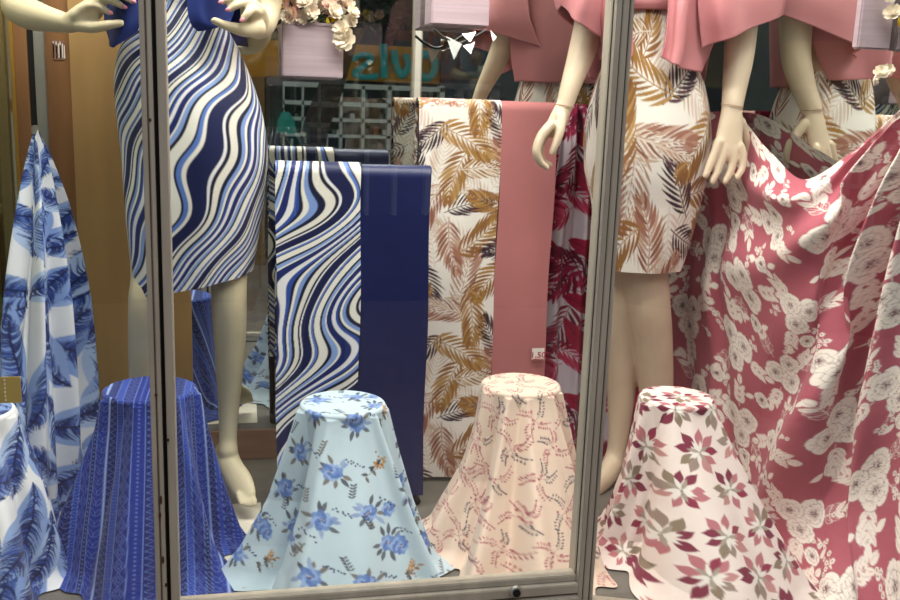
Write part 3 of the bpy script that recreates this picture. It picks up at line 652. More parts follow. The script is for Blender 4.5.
# ============================================================ DRAPED STANDS
def draped(name, px, ty, rt_px, left, right, rf, pr, label, folds, group='fabrics draped over short round stands', ztop=-.60, uoff=0, voff=0, amp=.04, rot=0, seed=0, ymin=None, rb=.2, m='print'):
    c = PF(px, ty, ztop); Yc = c[1]; s0 = S(px, ty, Yc); rt = rt_px * s0
    zl = ZF + .004
    nz = 230; nth = 620
    # outline radii by height, from the silhouette
    def prof(edge, sgn):
        zz = [ztop]; rr = [rt]
        for ex, ey in edge:
            p = P(ex, ey, Yc); zz.append(p[2]); rr.append(max(rt, sgn * (p[0] - c[0])))
        return np.array(zz[::-1]), np.array(rr[::-1])
    zL, rL = prof(left, -1); zR, rR = prof(right, 1)
    th = np.linspace(0, 2 * PI, nth, endpoint=False) - PI / 2 - PI; th = th[None]
    # rows: top disc, rounded edge, sides
    top_r = np.linspace(0.002, rt - .008, 40); edge_a = np.linspace(0, PI / 2, 8)[1:]; zs = np.linspace(ztop - .008, zl, nz)[1:]
    R_rows = []; Z_rows = []; arc = [0]
    ct, sn = np.cos(th[0]), np.sin(th[0])
    for r in top_r: R_rows.append(np.full(nth, r)); Z_rows.append(np.full(nth, ztop))
    for a in edge_a: R_rows.append(np.full(nth, rt - .008 + .008 * math.sin(a))); Z_rows.append(np.full(nth, ztop - .008 + .008 * math.cos(a)))
    H = ztop - zl
    fr = np.random.default_rng(seed + 40)
    for z in zs:
        t = (ztop - .008 - z) / H
        r_r = np.interp(z, zR, rR); r_l = np.interp(z, zL, rL); r_f = rt + (rf - rt) * t ** 1.25; r_b = rt + (rb - rt) * t ** 1.25
        lat = np.where(ct > 0, r_r, r_l); dep = np.where(sn > 0, r_b, r_f)
        base = np.sqrt(1 / ((ct / lat) ** 2 + (sn / dep) ** 2))
        f = np.zeros(nth)
        for (ang, wdt, a_) in folds:
            d = (th[0] - math.radians(ang) + PI) % (2 * PI) - PI
            f += 1.7 * a_ * np.exp(-(d / math.radians(wdt)) ** 2) * (.25 + 1.4 * t)
        f += .25 * amp * t * np.sin(th[0] * 9 + seed) + .12 * amp * t * np.sin(th[0] * 17 + seed * 3 + 3 * t)
        R_rows.append(np.maximum(base + f - .3 * amp * t, rt * (1 + .1 * t))); Z_rows.append(np.full(nth, z))
    R_ = np.array(R_rows); Z = np.array(Z_rows)
    edge = np.clip((zl + .03 - Z) / .03, 0, 1); R_ = R_ + .02 * edge ** 2
    pts = np.stack([c[0] + R_ * ct, c[1] + R_ * sn, Z], -1)
    pts[..., 1] = np.maximum(pts[..., 1], ymin or YG + .035)
    L = arclen(pts, 0); Lm = L.mean(1)[:, None]; L = .25 * Lm + .75 * L
    phi = (th + PI / 2 + PI) % (2 * PI) - PI; phi = phi * np.ones_like(R_)       # 0 at the front
    phi = ((th[0] + PI / 2 + PI) % (2 * PI) - PI)[None] * np.ones_like(R_)
    rl = np.minimum(R_, rt + 0.55 * (R_ - rt))
    side = (np.arange(len(L))[:, None] > 39) & (L > 0)
    U = np.where(side, phi * (rt + (R_ - rt) * .75), R_ * np.sin(phi)) ; V = np.where(side, L, R_ * np.cos(phi) + 0)
    if rot:
        cr, sr = math.cos(rot), math.sin(rot); U, V = U * cr - V * sr, U * sr + V * cr
    o = grid(name, pts, U + uoff, -V + voff, pr, M[m], closed=True)
    tag(o, label, 'fabric', group); return c, rt, o
draped('draped_fabric', 150, 388, 46, [(101, 420), (88, 470), (70, 520), (45, 600)], [(201, 420), (207, 460), (213, 490), (221, 520), (252, 568)], .30, ROY,
       'royal blue fabric with white tribal stripes draped over a short stand', [(-150, 8, .02), (-120, 7, -.014), (-100, 6, .014), (-75, 7, -.014), (-55, 6, .02), (-30, 7, -.01), (-12, 8, .02)], seed=1, ztop=-.595, amp=.02)
draped('draped_fabric', 343, 402, 43, [(292, 445), (282, 490), (262, 530), (212, 597)], [(394, 445), (405, 490), (420, 530), (452, 575)], .40, BFL,
       'pale blue fabric with blue flowers draped over a short stand', [(-165, 8, .02), (-140, 9, -.02), (-112, 7, .018), (-80, 14, -.012), (-52, 5, .022), (-38, 6, -.016), (-18, 7, .012)], seed=2, ztop=-.60)
draped('draped_fabric', 521, 383, 40, [(474, 430), (462, 470), (440, 510), (408, 572)], [(563, 430), (567, 470), (572, 510), (582, 566), (600, 590)], .36, PEA,
       'peach fabric with small pink sprigs draped over a short stand', [(-160, 8, .016), (-138, 6, -.018), (-122, 5, .018), (-108, 5, -.012), (-96, 5, .012), (-60, 5, .016), (-44, 5, -.012), (-34, 4, .016), (-20, 5, -.01)], seed=3, ztop=-.585)
draped('draped_fabric', 677, 396, 38, [(634, 440), (627, 480), (612, 530), (555, 600)], [(722, 440), (735, 480), (755, 530), (806, 597)], .44, POI,
       'blush fabric with maroon and pink star flowers draped over a short stand', [(-165, 9, .02), (-140, 9, -.016), (-115, 9, .012), (-80, 12, -.008), (-50, 7, .014), (-25, 9, -.01)], seed=4, ztop=-.595, ymin=1.38)
c5, rt5, o5 = draped('draped_fabric', -32, 410, 44, [(-80, 440), (-95, 500), (-120, 590)], [(22, 430), (42, 480), (58, 540), (72, 600)], .36, BANB,
       'white fabric with big blue leaves draped in the front left corner', [(-120, 8, .02), (-90, 8, -.012), (-60, 7, .018), (-35, 8, -.012), (-12, 7, .01)], seed=5, ztop=-.60)
ycard = P(8, 390, 1.70)
cd = boxes('yellow_card', [(P(-14, 390, 1.72)[0], P(21, 390, 1.72)[0], 1.72, 1.7215, P(8, 403, 1.72)[2], P(8, 377, 1.72)[2])], M['card']); tag(cd, 'plain yellow card standing before the blue leaf fabric at left', 'card')
boxes('stitch', [(P(4.5, 390, 1.72)[0], P(5.6, 390, 1.72)[0], 1.7185, 1.72, P(8, y + 2, 1.72)[2], P(8, y, 1.72)[2]) for y in range(379, 402, 4)], M['paper'], cd)

# ============================================================ LONG HANGING CLOTHS
def hung_left():
    nu, nv = 260, 560
    rows = [[(33, 131, 2.2), (34.5, 130, 2.19), (37, 130, 2.2), (39, 132, 2.22)],
            [(26, 165, 2.19), (33, 165, 2.15), (44, 165, 2.17), (52, 168, 2.22)],
            [(13, 220, 2.17), (32, 220, 2.11), (50, 220, 2.14), (68, 222, 2.22)],
            [(2, 300, 2.13), (28, 300, 2.07), (58, 300, 2.12), (82, 300, 2.22)],
            [(-8, 400, 2.08), (26, 400, 2.03), (66, 400, 2.10), (92, 400, 2.2)],
            [(-12, 480, 2.04), (26, 490, 1.99), (70, 490, 2.08), (98, 480, 2.18)],
            [(-15, 556, 2.0), (26, 560, 1.96), (74, 545, 2.05), (102, 520, 2.16)]]
    p = surf_net(rows, nu, nv); U, V = np.meshgrid(np.linspace(0, 1, nu), np.linspace(0, 1, nv))
    n = normals(p); a = np.clip(V * 2, .05, 1)
    f = .016 * np.sin(U * 24 + .5 * np.sin(V * 5)) + .009 * np.sin(U * 47 + 2 + V * 2)
    p = p + n * (f * a * (1.2 - .3 * V))[..., None]; p[..., 2] = np.maximum(p[..., 2], ZF + .004)
    p[..., 0] = np.maximum(p[..., 0], XL + .006)
    o = grid('blue_leaf_fabric', p, U * (.22 + .30 * V), V * .95, BAN, M['print'])
    tag(o, 'white fabric with blue leaves gathered to a point, hanging at the left', 'fabric')
    h = boxes('hook', [(P(35, 128, 2.2)[0] - .004, P(35, 128, 2.2)[0] + .004, 2.18, 2.22, P(35, 130, 2.2)[2] - .01, P(35, 130, 2.2)[2] + .01)], M['alu'], o, bevel=.002)
hung_left()
def mirY(px, py):                                   # depth of the right mirror along this line of sight
    d = RM @ np.array([px - 450, 300 - py, -F]); k = -tdir[0] / tdir[1]   # X = XC + k*(D - Y)
    return (XC + k * D) / (d[0] / d[1] + k)
def swag():
    nu, nv = 330, 600
    def q(px, py, off): return (px, py, max(mirY(px, py) - off * (1 if px < 840 else .6), 1.37))
    rows = [[q(672, 118, .05), q(706, 112, .05), q(740, 116, .05), q(768, 150, .10), q(800, 178, .14), q(850, 152, .12), q(903, 108, .10), q(925, 90, .06)],
            [q(672, 165, .05), q(708, 160, .06), q(738, 172, .08), q(768, 205, .13), q(808, 222, .17), q(850, 200, .15), q(903, 150, .11), q(925, 130, .06)],
            [q(670, 230, .05), q(708, 232, .07), q(735, 250, .09), q(768, 285, .13), q(810, 300, .17), q(850, 270, .14), q(903, 220, .10), q(926, 200, .06)],
            [q(669, 310, .06), q(708, 320, .08), q(735, 345, .10), q(768, 370, .12), q(810, 370, .15), q(852, 345, .12), q(903, 300, .10), q(926, 290, .06)],
            [q(668, 400, .07), q(706, 410, .09), q(735, 430, .10), q(770, 445, .12), q(812, 445, .14), q(855, 425, .11), q(903, 390, .09), q(926, 380, .06)],
            [q(667, 470, .08), q(706, 490, .10), q(738, 515, .12), q(775, 530, .13), q(815, 535, .14), q(857, 520, .11), q(903, 500, .09), q(926, 490, .06)],
            [q(666, 520, .09), q(706, 545, .13), q(740, 580, .17), q(778, 610, .22), q(820, 650, .30), q(860, 680, .34), q(903, 690, .34), q(926, 690, .34)]]
    p = surf_net(rows, nu, nv); U, V = np.meshgrid(np.linspace(0, 1, nu), np.linspace(0, 1, nv)); n = normals(p)
    if n[..., 1].mean() > 0: n = -n
    # folds that fan from the upper right corner, and upright pleats at the left
    dx = 1.02 - U; dy = V + .03; ang = np.arctan2(dy, dx); rad = np.hypot(dx, dy)
    fan = .020 * np.exp(-((ang - .50) / .07) ** 2) + .028 * np.exp(-((ang - .95) / .07) ** 2) - .016 * np.exp(-((ang - .8) / .08) ** 2) + .022 * np.exp(-((ang - 1.22) / .06) ** 2) - .014 * np.exp(-((ang - 1.1) / .05) ** 2) + .012 * np.exp(-((ang - .28) / .06) ** 2)
    fan = 1.7 * fan * np.clip(rad * 3, 0, 1) * np.clip(1.25 - .5 * rad, .3, 1)
    pl = (.012 * np.sin(U * 42 + .8) + .006 * np.sin(U * 75)) * np.clip(1 - U * 2.6, 0, 1) * np.clip(V * 3 + .3, 0, 1)
    sw = .010 * np.sin((V - .35 * (1 - (2 * U - 1.2) ** 2)) * 21) * np.exp(-((U - .55) / .25) ** 2) * np.clip(1 - V * 1.3, 0, 1)
    p = p + n * (fan + pl + sw)[..., None]
    z = p[..., 2]; p[..., 2] = np.maximum(z, ZF + .004)
    # stay clear of glass and mirror
    lim = XC - tdir[0] / tdir[1] * (D - p[..., 1]) - .012; p[..., 0] = np.minimum(p[..., 0], lim); p[..., 1] = np.maximum(p[..., 1], 1.36)
    LU = arclen(p, 1).mean(0)[None] * np.ones((nv, 1)); LV = arclen(p, 0); LV = LV.mean(1)[:, None] * np.ones((1, nu))
    Ur = LU * .74 + .05; Vr = LV * 1.0
    o = grid('rose_floral_fabric', p, Ur, -Vr, ROSE, M['print'])
    tag(o, 'large rose pink fabric with white flowers swagged across the right side', 'fabric')
swag()
# ============================================================ MANNEQUINS
def ringloft(rows, nu, nv, thick=.78, a0=0, a1=2 * PI, closed=True):
    """rows: px_left, px_right, py, Y, tilt -> surface of elliptic rings (z level, tilt raises left side)"""
    R0 = []
    for l, r, py, Y, tl in rows:
        a = P(l, py, Y); b = P(r, py, Y); R0.append([(a[0] + b[0]) / 2, Y, (a[2] + b[2]) / 2, (b[0] - a[0]) / 2, tl])
    R0 = spl(R0, nv); th = np.linspace(a0, a1, nu, endpoint=not closed)[None]
    cx, cy, cz, w_, tl = [R0[:, i][:, None] for i in range(5)]
    # theta 0 at the back, going round; front is theta = pi
    pts = np.stack([cx + w_ * np.sin(th) * -1, cy + w_ * thick * np.cos(th), cz + tl * np.sin(th) + 0 * w_], -1)
    U = (th - PI) * w_.max() * (1 + 0 * cz); V = np.concatenate([[0], np.cumsum(np.linalg.norm(np.diff(R0[:, :3], axis=0), axis=1))])[:, None] * np.ones_like(th)
    return pts, -U, V
def nails(e, tips):
    for (x, y, Y, ang) in tips:
        bm = bmesh.new(); bmesh.ops.create_uvsphere(bm, u_segments=12, v_segments=8, radius=1); s = S(x, y, Y)
        bmesh.ops.scale(bm, vec=(3.0 * s, 1.2 * s, 2.0 * s), verts=bm.verts[:]); bmesh.ops.rotate(bm, matrix=Matrix.Rotation(ang, 3, 'Y'), verts=bm.verts[:])
        bmesh.ops.translate(bm, vec=tuple(P(x, y, Y)), verts=bm.verts[:]); bm_obj('fingernail', bm, M['nail'], e, smooth=True)
def solid(o, t):
    m = o.modifiers.new('thick', 'SOLIDIFY'); m.thickness = t; m.offset = 0
    return o

# --- the blue one
Y1 = 2.15
e1 = empty('mannequin', P(190, 480, Y1), label='standing mannequin in a blue wavy striped dress and navy jacket', cat='mannequin')
e1.location.z = ZF
bm = bmesh.new()
def torso(bm, rows, Y):
    rr = []
    for l, r, py in rows:
        a = P(l, py, Y); b = P(r, py, Y); rr.append([*((a + b) / 2), (b[0] - a[0]) / 2, (b[0] - a[0]) / 2 * .68])
    rr = spl(rr, 40); tube(bm, [q[:3] for q in rr], [(q[3], q[4]) for q in rr], 28, (0, 1, 0))
torso(bm, [(168, 208, -190), (172, 206, -150), (140, 238, -128), (126, 252, -95), (134, 246, -40), (148, 222, 10), (128, 244, 60), (122, 256, 120), (128, 250, 165)], Y1)
limb(bm, [(158, 130, Y1, 34), (155, 200, Y1, 30), (150, 270, Y1 - .01, 19), (148, 300, Y1 - .02, 19), (146, 345, Y1, 17.5), (142, 400, Y1 + .02, 12), (140, 440, Y1 + .02, 9), (140, 456, Y1 + .01, 10)], k=20)
limb(bm, [(139, 448, Y1 + .02, 9), (134, 470, Y1 - .03, 11, 8), (130, 488, Y1 - .09, 9, 5)], k=16)
limb(bm, [(222, 130, Y1, 34), (226, 200, Y1, 29), (229, 262, Y1 - .01, 19), (229, 300, Y1 - .02, 17.5), (230, 345, Y1, 15.5), (229, 400, Y1 + .02, 11), (228, 435, Y1 + .02, 9), (228, 452, Y1 + .01, 10)], k=20)
limb(bm, [(226, 450, Y1 + .03, 11), (230, 465, Y1 - .0, 12, 10), (240, 482, Y1 - .035, 13, 8), (246, 494, Y1 - .06, 11, 5.5)], k=16)
for k_ in range(5):
    limb(bm, [(238 + k_ * 3.4, 494, Y1 - .065, 2.6), (240 + k_ * 3.5, 501, Y1 - .078, 2.8 if k_ < 4 else 3.4), (241 + k_ * 3.5, 506 - abs(k_ - 2.5), Y1 - .085, 2.2)], k=10)
# viewer's left arm and hand
limb(bm, [(140, -112, Y1, 20), (108, -85, Y1, 21), (60, -40, Y1 + .02, 18), (24, -8, Y1 + .02, 16), (17, 6, Y1, 15), (30, 14, Y1 - .03, 15.5), (52, 20, Y1 - .07, 12), (72, 24, Y1 - .10, 9)], n=60, k=18)
limb(bm, [(68, 23.5, Y1 - .10, 9.5, 7), (80, 18, Y1 - .11, 12, 7), (94, 8, Y1 - .115, 11, 6.5), (100, 2, Y1 - .115, 8, 6)], k=16)
limb(bm, [(76, 16, Y1 - .115, 6), (86, 7, Y1 - .125, 4.6), (97, 6, Y1 - .13, 4.0), (109, 12.5, Y1 - .13, 3.2)], k=12)
limb(bm, [(88, 6, Y1 - .12, 5), (101, -.5, Y1 - .13, 4.4), (112, 1, Y1 - .14, 3.9), (123, 6.5, Y1 - .14, 3.2)], k=12)
limb(bm, [(96, 0, Y1 - .12, 5), (108, -7, Y1 - .14, 4.3), (121, -5, Y1 - .15, 3.8), (132, 1, Y1 - .15, 3.1)], k=12)
limb(bm, [(100, -6, Y1 - .11, 4.6), (114, -14, Y1 - .14, 4.0), (130, -13, Y1 - .15, 3.5), (141, -8, Y1 - .15, 3)], k=12)
limb(bm, [(78, 25, Y1 - .11, 7), (94, 27, Y1 - .12, 6), (108, 25, Y1 - .13, 5), (121, 23, Y1 - .135, 4)], k=12)
# viewer's right arm and hand
limb(bm, [(236, -112, Y1, 20), (262, -85, Y1 + .01, 20), (270, -45, Y1 + .04, 17), (268, -8, Y1 + .05, 15), (262, 18, Y1 + .03, 16), (257, 24, Y1 - .03, 15), (252, 20, Y1 - .08, 12)], n=60, k=18)
limb(bm, [(258, 22, Y1 - .06, 13, 10), (254, 16, Y1 - .10, 14, 8), (250, 8, Y1 - .12, 11, 6.5)], k=16)
limb(bm, [(257, 12, Y1 - .115, 5.5), (252, 10, Y1 - .14, 4.8), (247, 14, Y1 - .15, 4.2), (243, 19, Y1 - .15, 3.6)], k=12)
limb(bm, [(254, 6, Y1 - .115, 5.5), (246, 2, Y1 - .14, 4.6), (237, 5, Y1 - .15, 4.1), (229.5, 9, Y1 - .15, 3.5)], k=12)
limb(bm, [(250, 0, Y1 - .115, 5.5), (240, -5, Y1 - .14, 4.4), (230, -2, Y1 - .15, 4.0), (222, 1.5, Y1 - .15, 3.4)], k=12)
limb(bm, [(246, -5, Y1 - .115, 5), (236, -13, Y1 - .14, 4.2), (226, -11, Y1 - .15, 3.7), (217, -7, Y1 - .15, 3.2)], k=12)
limb(bm, [(258, 28, Y1 - .10, 9), (244, 30, Y1 - .12, 7), (229, 26.5, Y1 - .13, 5), (214, 20.5, Y1 - .14, 3.8)], k=12)
body1 = fused('body', bm, M['skin'], e1)
nails(e1, [(110.5, 12.5, Y1 - .138, .5), (124.5, 6.8, Y1 - .148, .5), (133.5, 1.2, Y1 - .158, .5), (242, 20, Y1 - .16, -.8), (228, 9.5, Y1 - .16, -.4), (220.8, 2, Y1 - .16, -.3)])
rows = [(134, 246, -95, Y1, 0), (140, 240, -45, Y1, 0), (146, 222, 0, Y1, 0), (138, 226, 22, Y1, 0), (120, 240, 50, Y1, 0), (114, 252, 80, Y1, 0), (116, 262, 115, Y1, .002), (121, 267, 155, Y1, .006), (124, 264, 200, Y1, .012), (129, 259, 240, Y1, .022), (134, 253, 281, Y1, -.026)]
rows = [r[:4] + (-.026 * max(0, (r[2] - 60) / 220),) for r in rows]
pts, U, V = ringloft(rows, 560, 420)
n = normals(pts); pts = pts + n * (.0016 * np.sin(U * 60) * np.clip(V * 3 - .6, 0, 1))[..., None]
def dress_print(U, V):
    v = V - V.min()
    A = -U * 1.0 + .85 * v + .045 * np.sin(2 * PI * v / .50 + 2.4 - 1.5 * U) + .008 * np.sin(2 * PI * (.5 * U + v) / .17)
    return stripes(A * 80 + 1.6 * np.sin(2 * PI * (v * .75 - U * 1.0) / .36 + 2.2) + 1.5, .07)
grid('dress', pts, U, V, Fn(dress_print), M['satin'], e1, closed=True)
# navy jacket: two short fronts, back, two sleeves
def panel(rows, nu=60, nv=60):
    return surf_net(rows, nu, nv)
def shell(name, parts, m, parent, t=.004):
    """several surfaces in one garment part"""
    bm = bmesh.new()
    for p in parts:
        nv, nu = p.shape[:2]; vs = [[bm.verts.new(p[j, i]) for i in range(nu)] for j in range(nv)]
        for j in range(nv - 1):
            for i in range(nu - 1): bm.faces.new((vs[j][i], vs[j][i + 1], vs[j + 1][i + 1], vs[j + 1][i]))
    me = bpy.data.meshes.new(name); bm.to_mesh(me); bm.free(); o = link(name, me, m, parent, True); return solid(o, t)
Yf = Y1 - .12
shell('jacket_front', [panel([[(112, -90, Y1 - .02), (150, -95, Yf), (172, -95, Yf)], [(100, -30, Y1 - .02), (128, -32, Yf - .01), (156, -30, Yf - .01)], [(104, 6, Y1 - .04), (122, 4, Yf - .012), (146, -4, Yf - .01)], [(106, 26, Y1 - .05), (122, 28, Yf - .01), (143, 18, Yf - .005)], [(110, 40, Y1 - .05), (113, 47, Yf), (137, 31, Yf)]])], M['navyj'], e1)
shell('jacket_front', [panel([[(200, -95, Yf), (228, -95, Yf), (262, -90, Y1 - .02)], [(190, -30, Yf - .01), (220, -32, Yf - .01), (262, -30, Y1 - .02)], [(187, 0, Yf - .012), (208, 2, Yf - .01), (238, 2, Y1 - .05)], [(190, 22, Yf - .01), (208, 20, Yf - .008), (232, 16, Y1 - .06)], [(198, 31, Yf), (216, 28, Yf), (230, 22, Y1 - .07)]])], M['navyj'], e1)
pb, _, _ = ringloft([(118, 262, -110, Y1, 0), (110, 262, -60, Y1, 0), (112, 254, 0, Y1, 0), (118, 250, 30, Y1, 0)], 60, 40, .8, -1.5, 1.5, False)
shell('jacket_back', [pb], M['navyj'], e1)
bm = bmesh.new()
def sleeve(rows, n=40):
    """rows of centre px,py,Y and radius px; open tube"""
    R_ = [];
    for q in rows: R_.append([*P(q[0], q[1], q[2]), q[3] * S(q[0], q[1], q[2])])
    R_ = spl(R_, 30); out = []
    for i, r in enumerate(R_):
        t = R_[min(i + 1, 29)][:3] - R_[max(i - 1, 0)][:3]; t /= np.linalg.norm(t); a = np.cross(t, [0, 1, 0]); a /= np.linalg.norm(a); b = np.cross(a, t)
        k = np.linspace(0, 2 * PI, n)[:, None]; wob = 1 + .06 * np.sin(k * 5) * i / 30
        out.append(r[:3] + (a * np.cos(k) + b * np.sin(k) * .8) * r[3] * wob)
    return np.array(out)
shell('sleeve', [sleeve([(134, -112, Y1, 30), (112, -90, Y1, 32), (84, -62, Y1 + .01, 32), (66, -30, Y1 + .02, 30)])], M['navyj'], e1)
shell('sleeve', [sleeve([(238, -112, Y1, 30), (260, -90, Y1 + .01, 30), (265, -45, Y1 + .03, 28), (262, -20, Y1 + .04, 28)])], M['navyj'], e1)

# --- the pink one
Y2 = 2.13
e2 = empty('mannequin', P(645, 480, Y2), label='standing mannequin in a white palm leaf skirt and dusty pink jacket', cat='mannequin')
e2.location.z = ZF
bm = bmesh.new()
torso(bm, [(636, 674, -190), (640, 672, -150), (606, 706, -128), (592, 718, -95), (602, 706, -40), (622, 680, 10), (606, 694, 60), (600, 696, 120), (604, 690, 160)], Y2)
limb(bm, [(625, 130, Y2 + .02, 32), (622, 200, Y2 + .03, 27), (620, 270, Y2 + .04, 19), (621, 310, Y2 + .04, 18), (622, 350, Y2 + .05, 17), (621, 400, Y2 + .06, 13.5), (617, 445, Y2 + .06, 9.5), (612, 465, Y2 + .05, 10)], k=20)
limb(bm, [(615, 458, Y2 + .06, 10), (607, 475, Y2 + .02, 11, 9), (597, 488, Y2 - .02, 9, 6)], k=16)
limb(bm, [(660, 130, Y2, 32), (654, 200, Y2 + .005, 27), (645, 262, Y2 - .005, 24), (647, 300, Y2 - .01, 23), (652, 340, Y2, 20.5), (656, 390, Y2 + .01, 17), (658, 430, Y2 + .02, 11), (658, 462, Y2 + .02, 10)], k=20)
limb(bm, [(658, 462, Y2 + .02, 10), (656, 478, Y2 - .03, 11, 8), (654, 494, Y2 - .09, 10, 5)], k=16)
limb(bm, [(608, -112, Y2, 20), (600, -80, Y2, 20), (596, -20, Y2 - .02, 17), (590, 20, Y2 - .04, 15.5), (581, 55, Y2 - .06, 13.5), (571, 85, Y2 - .08, 10.5), (564, 108, Y2 - .09, 8.5)], n=60, k=18)
limb(bm, [(565, 104, Y2 - .09, 8.5, 7), (559, 118, Y2 - .095, 9.5, 8), (553, 130, Y2 - .10, 9, 9)], k=16)
for k_, (dy, dx) in enumerate([(-.034, -1.0), (-.017, -2.0), (.0, -1.0), (.016, 2)]):
    limb(bm, [(552 + dx, 125, Y2 - .10 + dy, 5), (543 + dx, 136, Y2 - .105 + dy, 4.6), (538 + dx, 150, Y2 - .11 + dy, 4.2), (541 + dx, 161, Y2 - .11 + dy, 3.8), (548 + dx, 168 - k_, Y2 - .11 + dy, 3.2)], k=12)
limb(bm, [(561, 116, Y2 - .12, 6), (560, 130, Y2 - .135, 5.2), (556, 143, Y2 - .14, 4.4), (552, 153, Y2 - .14, 3.6)], k=12)
limb(bm, [(704, -112, Y2, 20), (724, -80, Y2, 20), (738, -20, Y2 - .02, 18), (741, 20, Y2 - .04, 16.5), (739, 55, Y2 - .05, 15), (735, 85, Y2 - .07, 12.5), (732, 108, Y2 - .09, 10.5)], n=60, k=18)
limb(bm, [(732, 106, Y2 - .09, 10.5, 8), (731, 122, Y2 - .10, 12.5, 8), (729, 140, Y2 - .11, 14.5, 7.5), (728, 150, Y2 - .115, 14, 7)], k=18)
for a in ([(719, 142, 5), (714, 155, 4.6), (709, 167, 4), (705.5, 176, 3.3)], [(725, 148, 5), (721, 160, 4.6), (717, 172, 4), (712, 182, 3.3)], [(733, 148, 5), (733, 160, 4.6), (730, 172, 4), (725, 182, 3.3)], [(740, 146, 4.8), (743, 157, 4.4), (742, 168, 3.9), (737, 178, 3.2)]):
    limb(bm, [(x, y, Y2 - .12 - .004 * i, r) for i, (x, y, r) in enumerate(a)], k=12)
limb(bm, [(740, 122, Y2 - .09, 6), (745, 138, Y2 - .08, 5.2), (746, 150, Y2 - .075, 4.4), (744, 160, Y2 - .075, 3.6)], k=12)
fused('body', bm, M['skin2'], e2)
for (x, y, r, yy) in ((564.5, 106, 9.2, -.09), (732, 106, 11, -.09)):      # seam where the hand is fitted on
    bm = bmesh.new(); c = Vector(P(x, y, Y2 + yy)); s = S(x, y, Y2); k = [c + Vector((math.cos(t) * r * s, math.sin(t) * r * s * .95, -.15 * math.cos(t) * r * s)) for t in np.linspace(0, 2 * PI, 30)]
    tube(bm, k, .0008, 6); bm_obj('wrist_seam', bm, M['base'], e2)
rows = [(602, 706, -95, Y2, 0), (608, 700, -45, Y2, 0), (624, 676, -4, Y2, 0), (622, 678, 20, Y2, 0), (612, 688, 50, Y2, 0), (597, 702, 85, Y2, 0), (587, 708, 130, Y2, 0), (587, 704, 170, Y2, 0), (594, 697, 205, Y2, 0), (600, 687, 242, Y2 - .01, 0), (603, 679, 268, Y2 - .015, 0)]
pts, U, V = ringloft(rows, 520, 400); n = normals(pts); pts = pts + n * (.0018 * np.sin(U * 45 + 6 * V) * np.clip(V * 2, 0, 1))[..., None]
grid('dress', pts, U * .72 + .11, V * .72 + .06, PALM, M['print'], e2, closed=True)
pbelt, _, _ = ringloft([(621, 679, 1, Y2, 0), (619, 681, 6, Y2, 0), (621, 680, 12, Y2, 0)], 80, 8, .80)
pbelt = np.concatenate([pbelt, pbelt[:, :1]], 1); shell('belt', [pbelt], M['pinkj'], e2, .003)
Yf = Y2 - .13
def wavy(p, a=.006, f=3.0, ph=0):
    U_, V_ = np.meshgrid(np.linspace(0, 1, p.shape[1]), np.linspace(0, 1, p.shape[0])); n = normals(p)
    return p + n * (a * np.sin(U_ * PI * f + ph) * (.3 + V_))[..., None]
shell('jacket_front', [wavy(panel([[(592, -95, Y2 - .02), (620, -100, Yf), (640, -100, Yf)], [(586, -30, Y2 - .03), (608, -30, Yf), (634, -30, Yf)], [(588, 10, Y2 - .03), (606, 12, Yf - .01), (632, 8, Yf)], [(596, 44, Y2 - .04), (610, 52, Yf - .01), (633, 52, Yf)], [(600, 60, Y2 - .05), (612, 64, Yf - .01), (628, 58, Yf)]]), .005)], M['pinkj'], e2)
shell('jacket_front', [wavy(panel([[(664, -100, Yf), (690, -100, Yf), (722, -95, Y2 - .02)], [(667, -30, Yf), (695, -30, Yf - .01), (735, -30, Y2 - .02)], [(668, 8, Yf), (688, 10, Yf - .02), (725, 12, Y2 - .04)], [(665, 40, Yf), (684, 46, Yf - .02), (712, 46, Y2 - .05)], [(661, 57, Yf), (680, 67, Yf - .02), (700, 73, Y2 - .07)]], 90), .008, 4)], M['pinkj'], e2)
pb, _, _ = ringloft([(584, 724, -110, Y2, 0), (578, 730, -60, Y2, 0), (582, 722, 0, Y2, 0), (586, 712, 50, Y2, 0), (590, 706, 80, Y2, 0)], 90, 60, .85, -1.5, 1.5, False)
shell('jacket_back', [wavy(pb, .006, 5)], M['pinkj'], e2)
shell('sleeve', [wavy(panel([[(588, -115, Y2 - .1), (604, -118, Y2 - .13), (620, -112, Y2 - .12)], [(572, -50, Y2 - .10), (592, -55, Y2 - .15), (612, -52, Y2 - .13)], [(562, -8, Y2 - .09), (584, -4, Y2 - .16), (606, 0, Y2 - .13)], [(561, 5, Y2 - .08), (578, 22, Y2 - .15), (603, 38, Y2 - .12)]]), .004),
                  panel([[(588, -115, Y2 - .1), (590, -116, Y2 + .05), (600, -112, Y2 + .12)], [(572, -50, Y2 - .10), (566, -50, Y2 + .04), (580, -50, Y2 + .12)], [(562, -8, Y2 - .09), (556, -5, Y2 + .03), (578, 0, Y2 + .12)], [(561, 5, Y2 - .08), (560, 15, Y2 + .02), (590, 38, Y2 + .12)]])], M['pinkj'], e2)
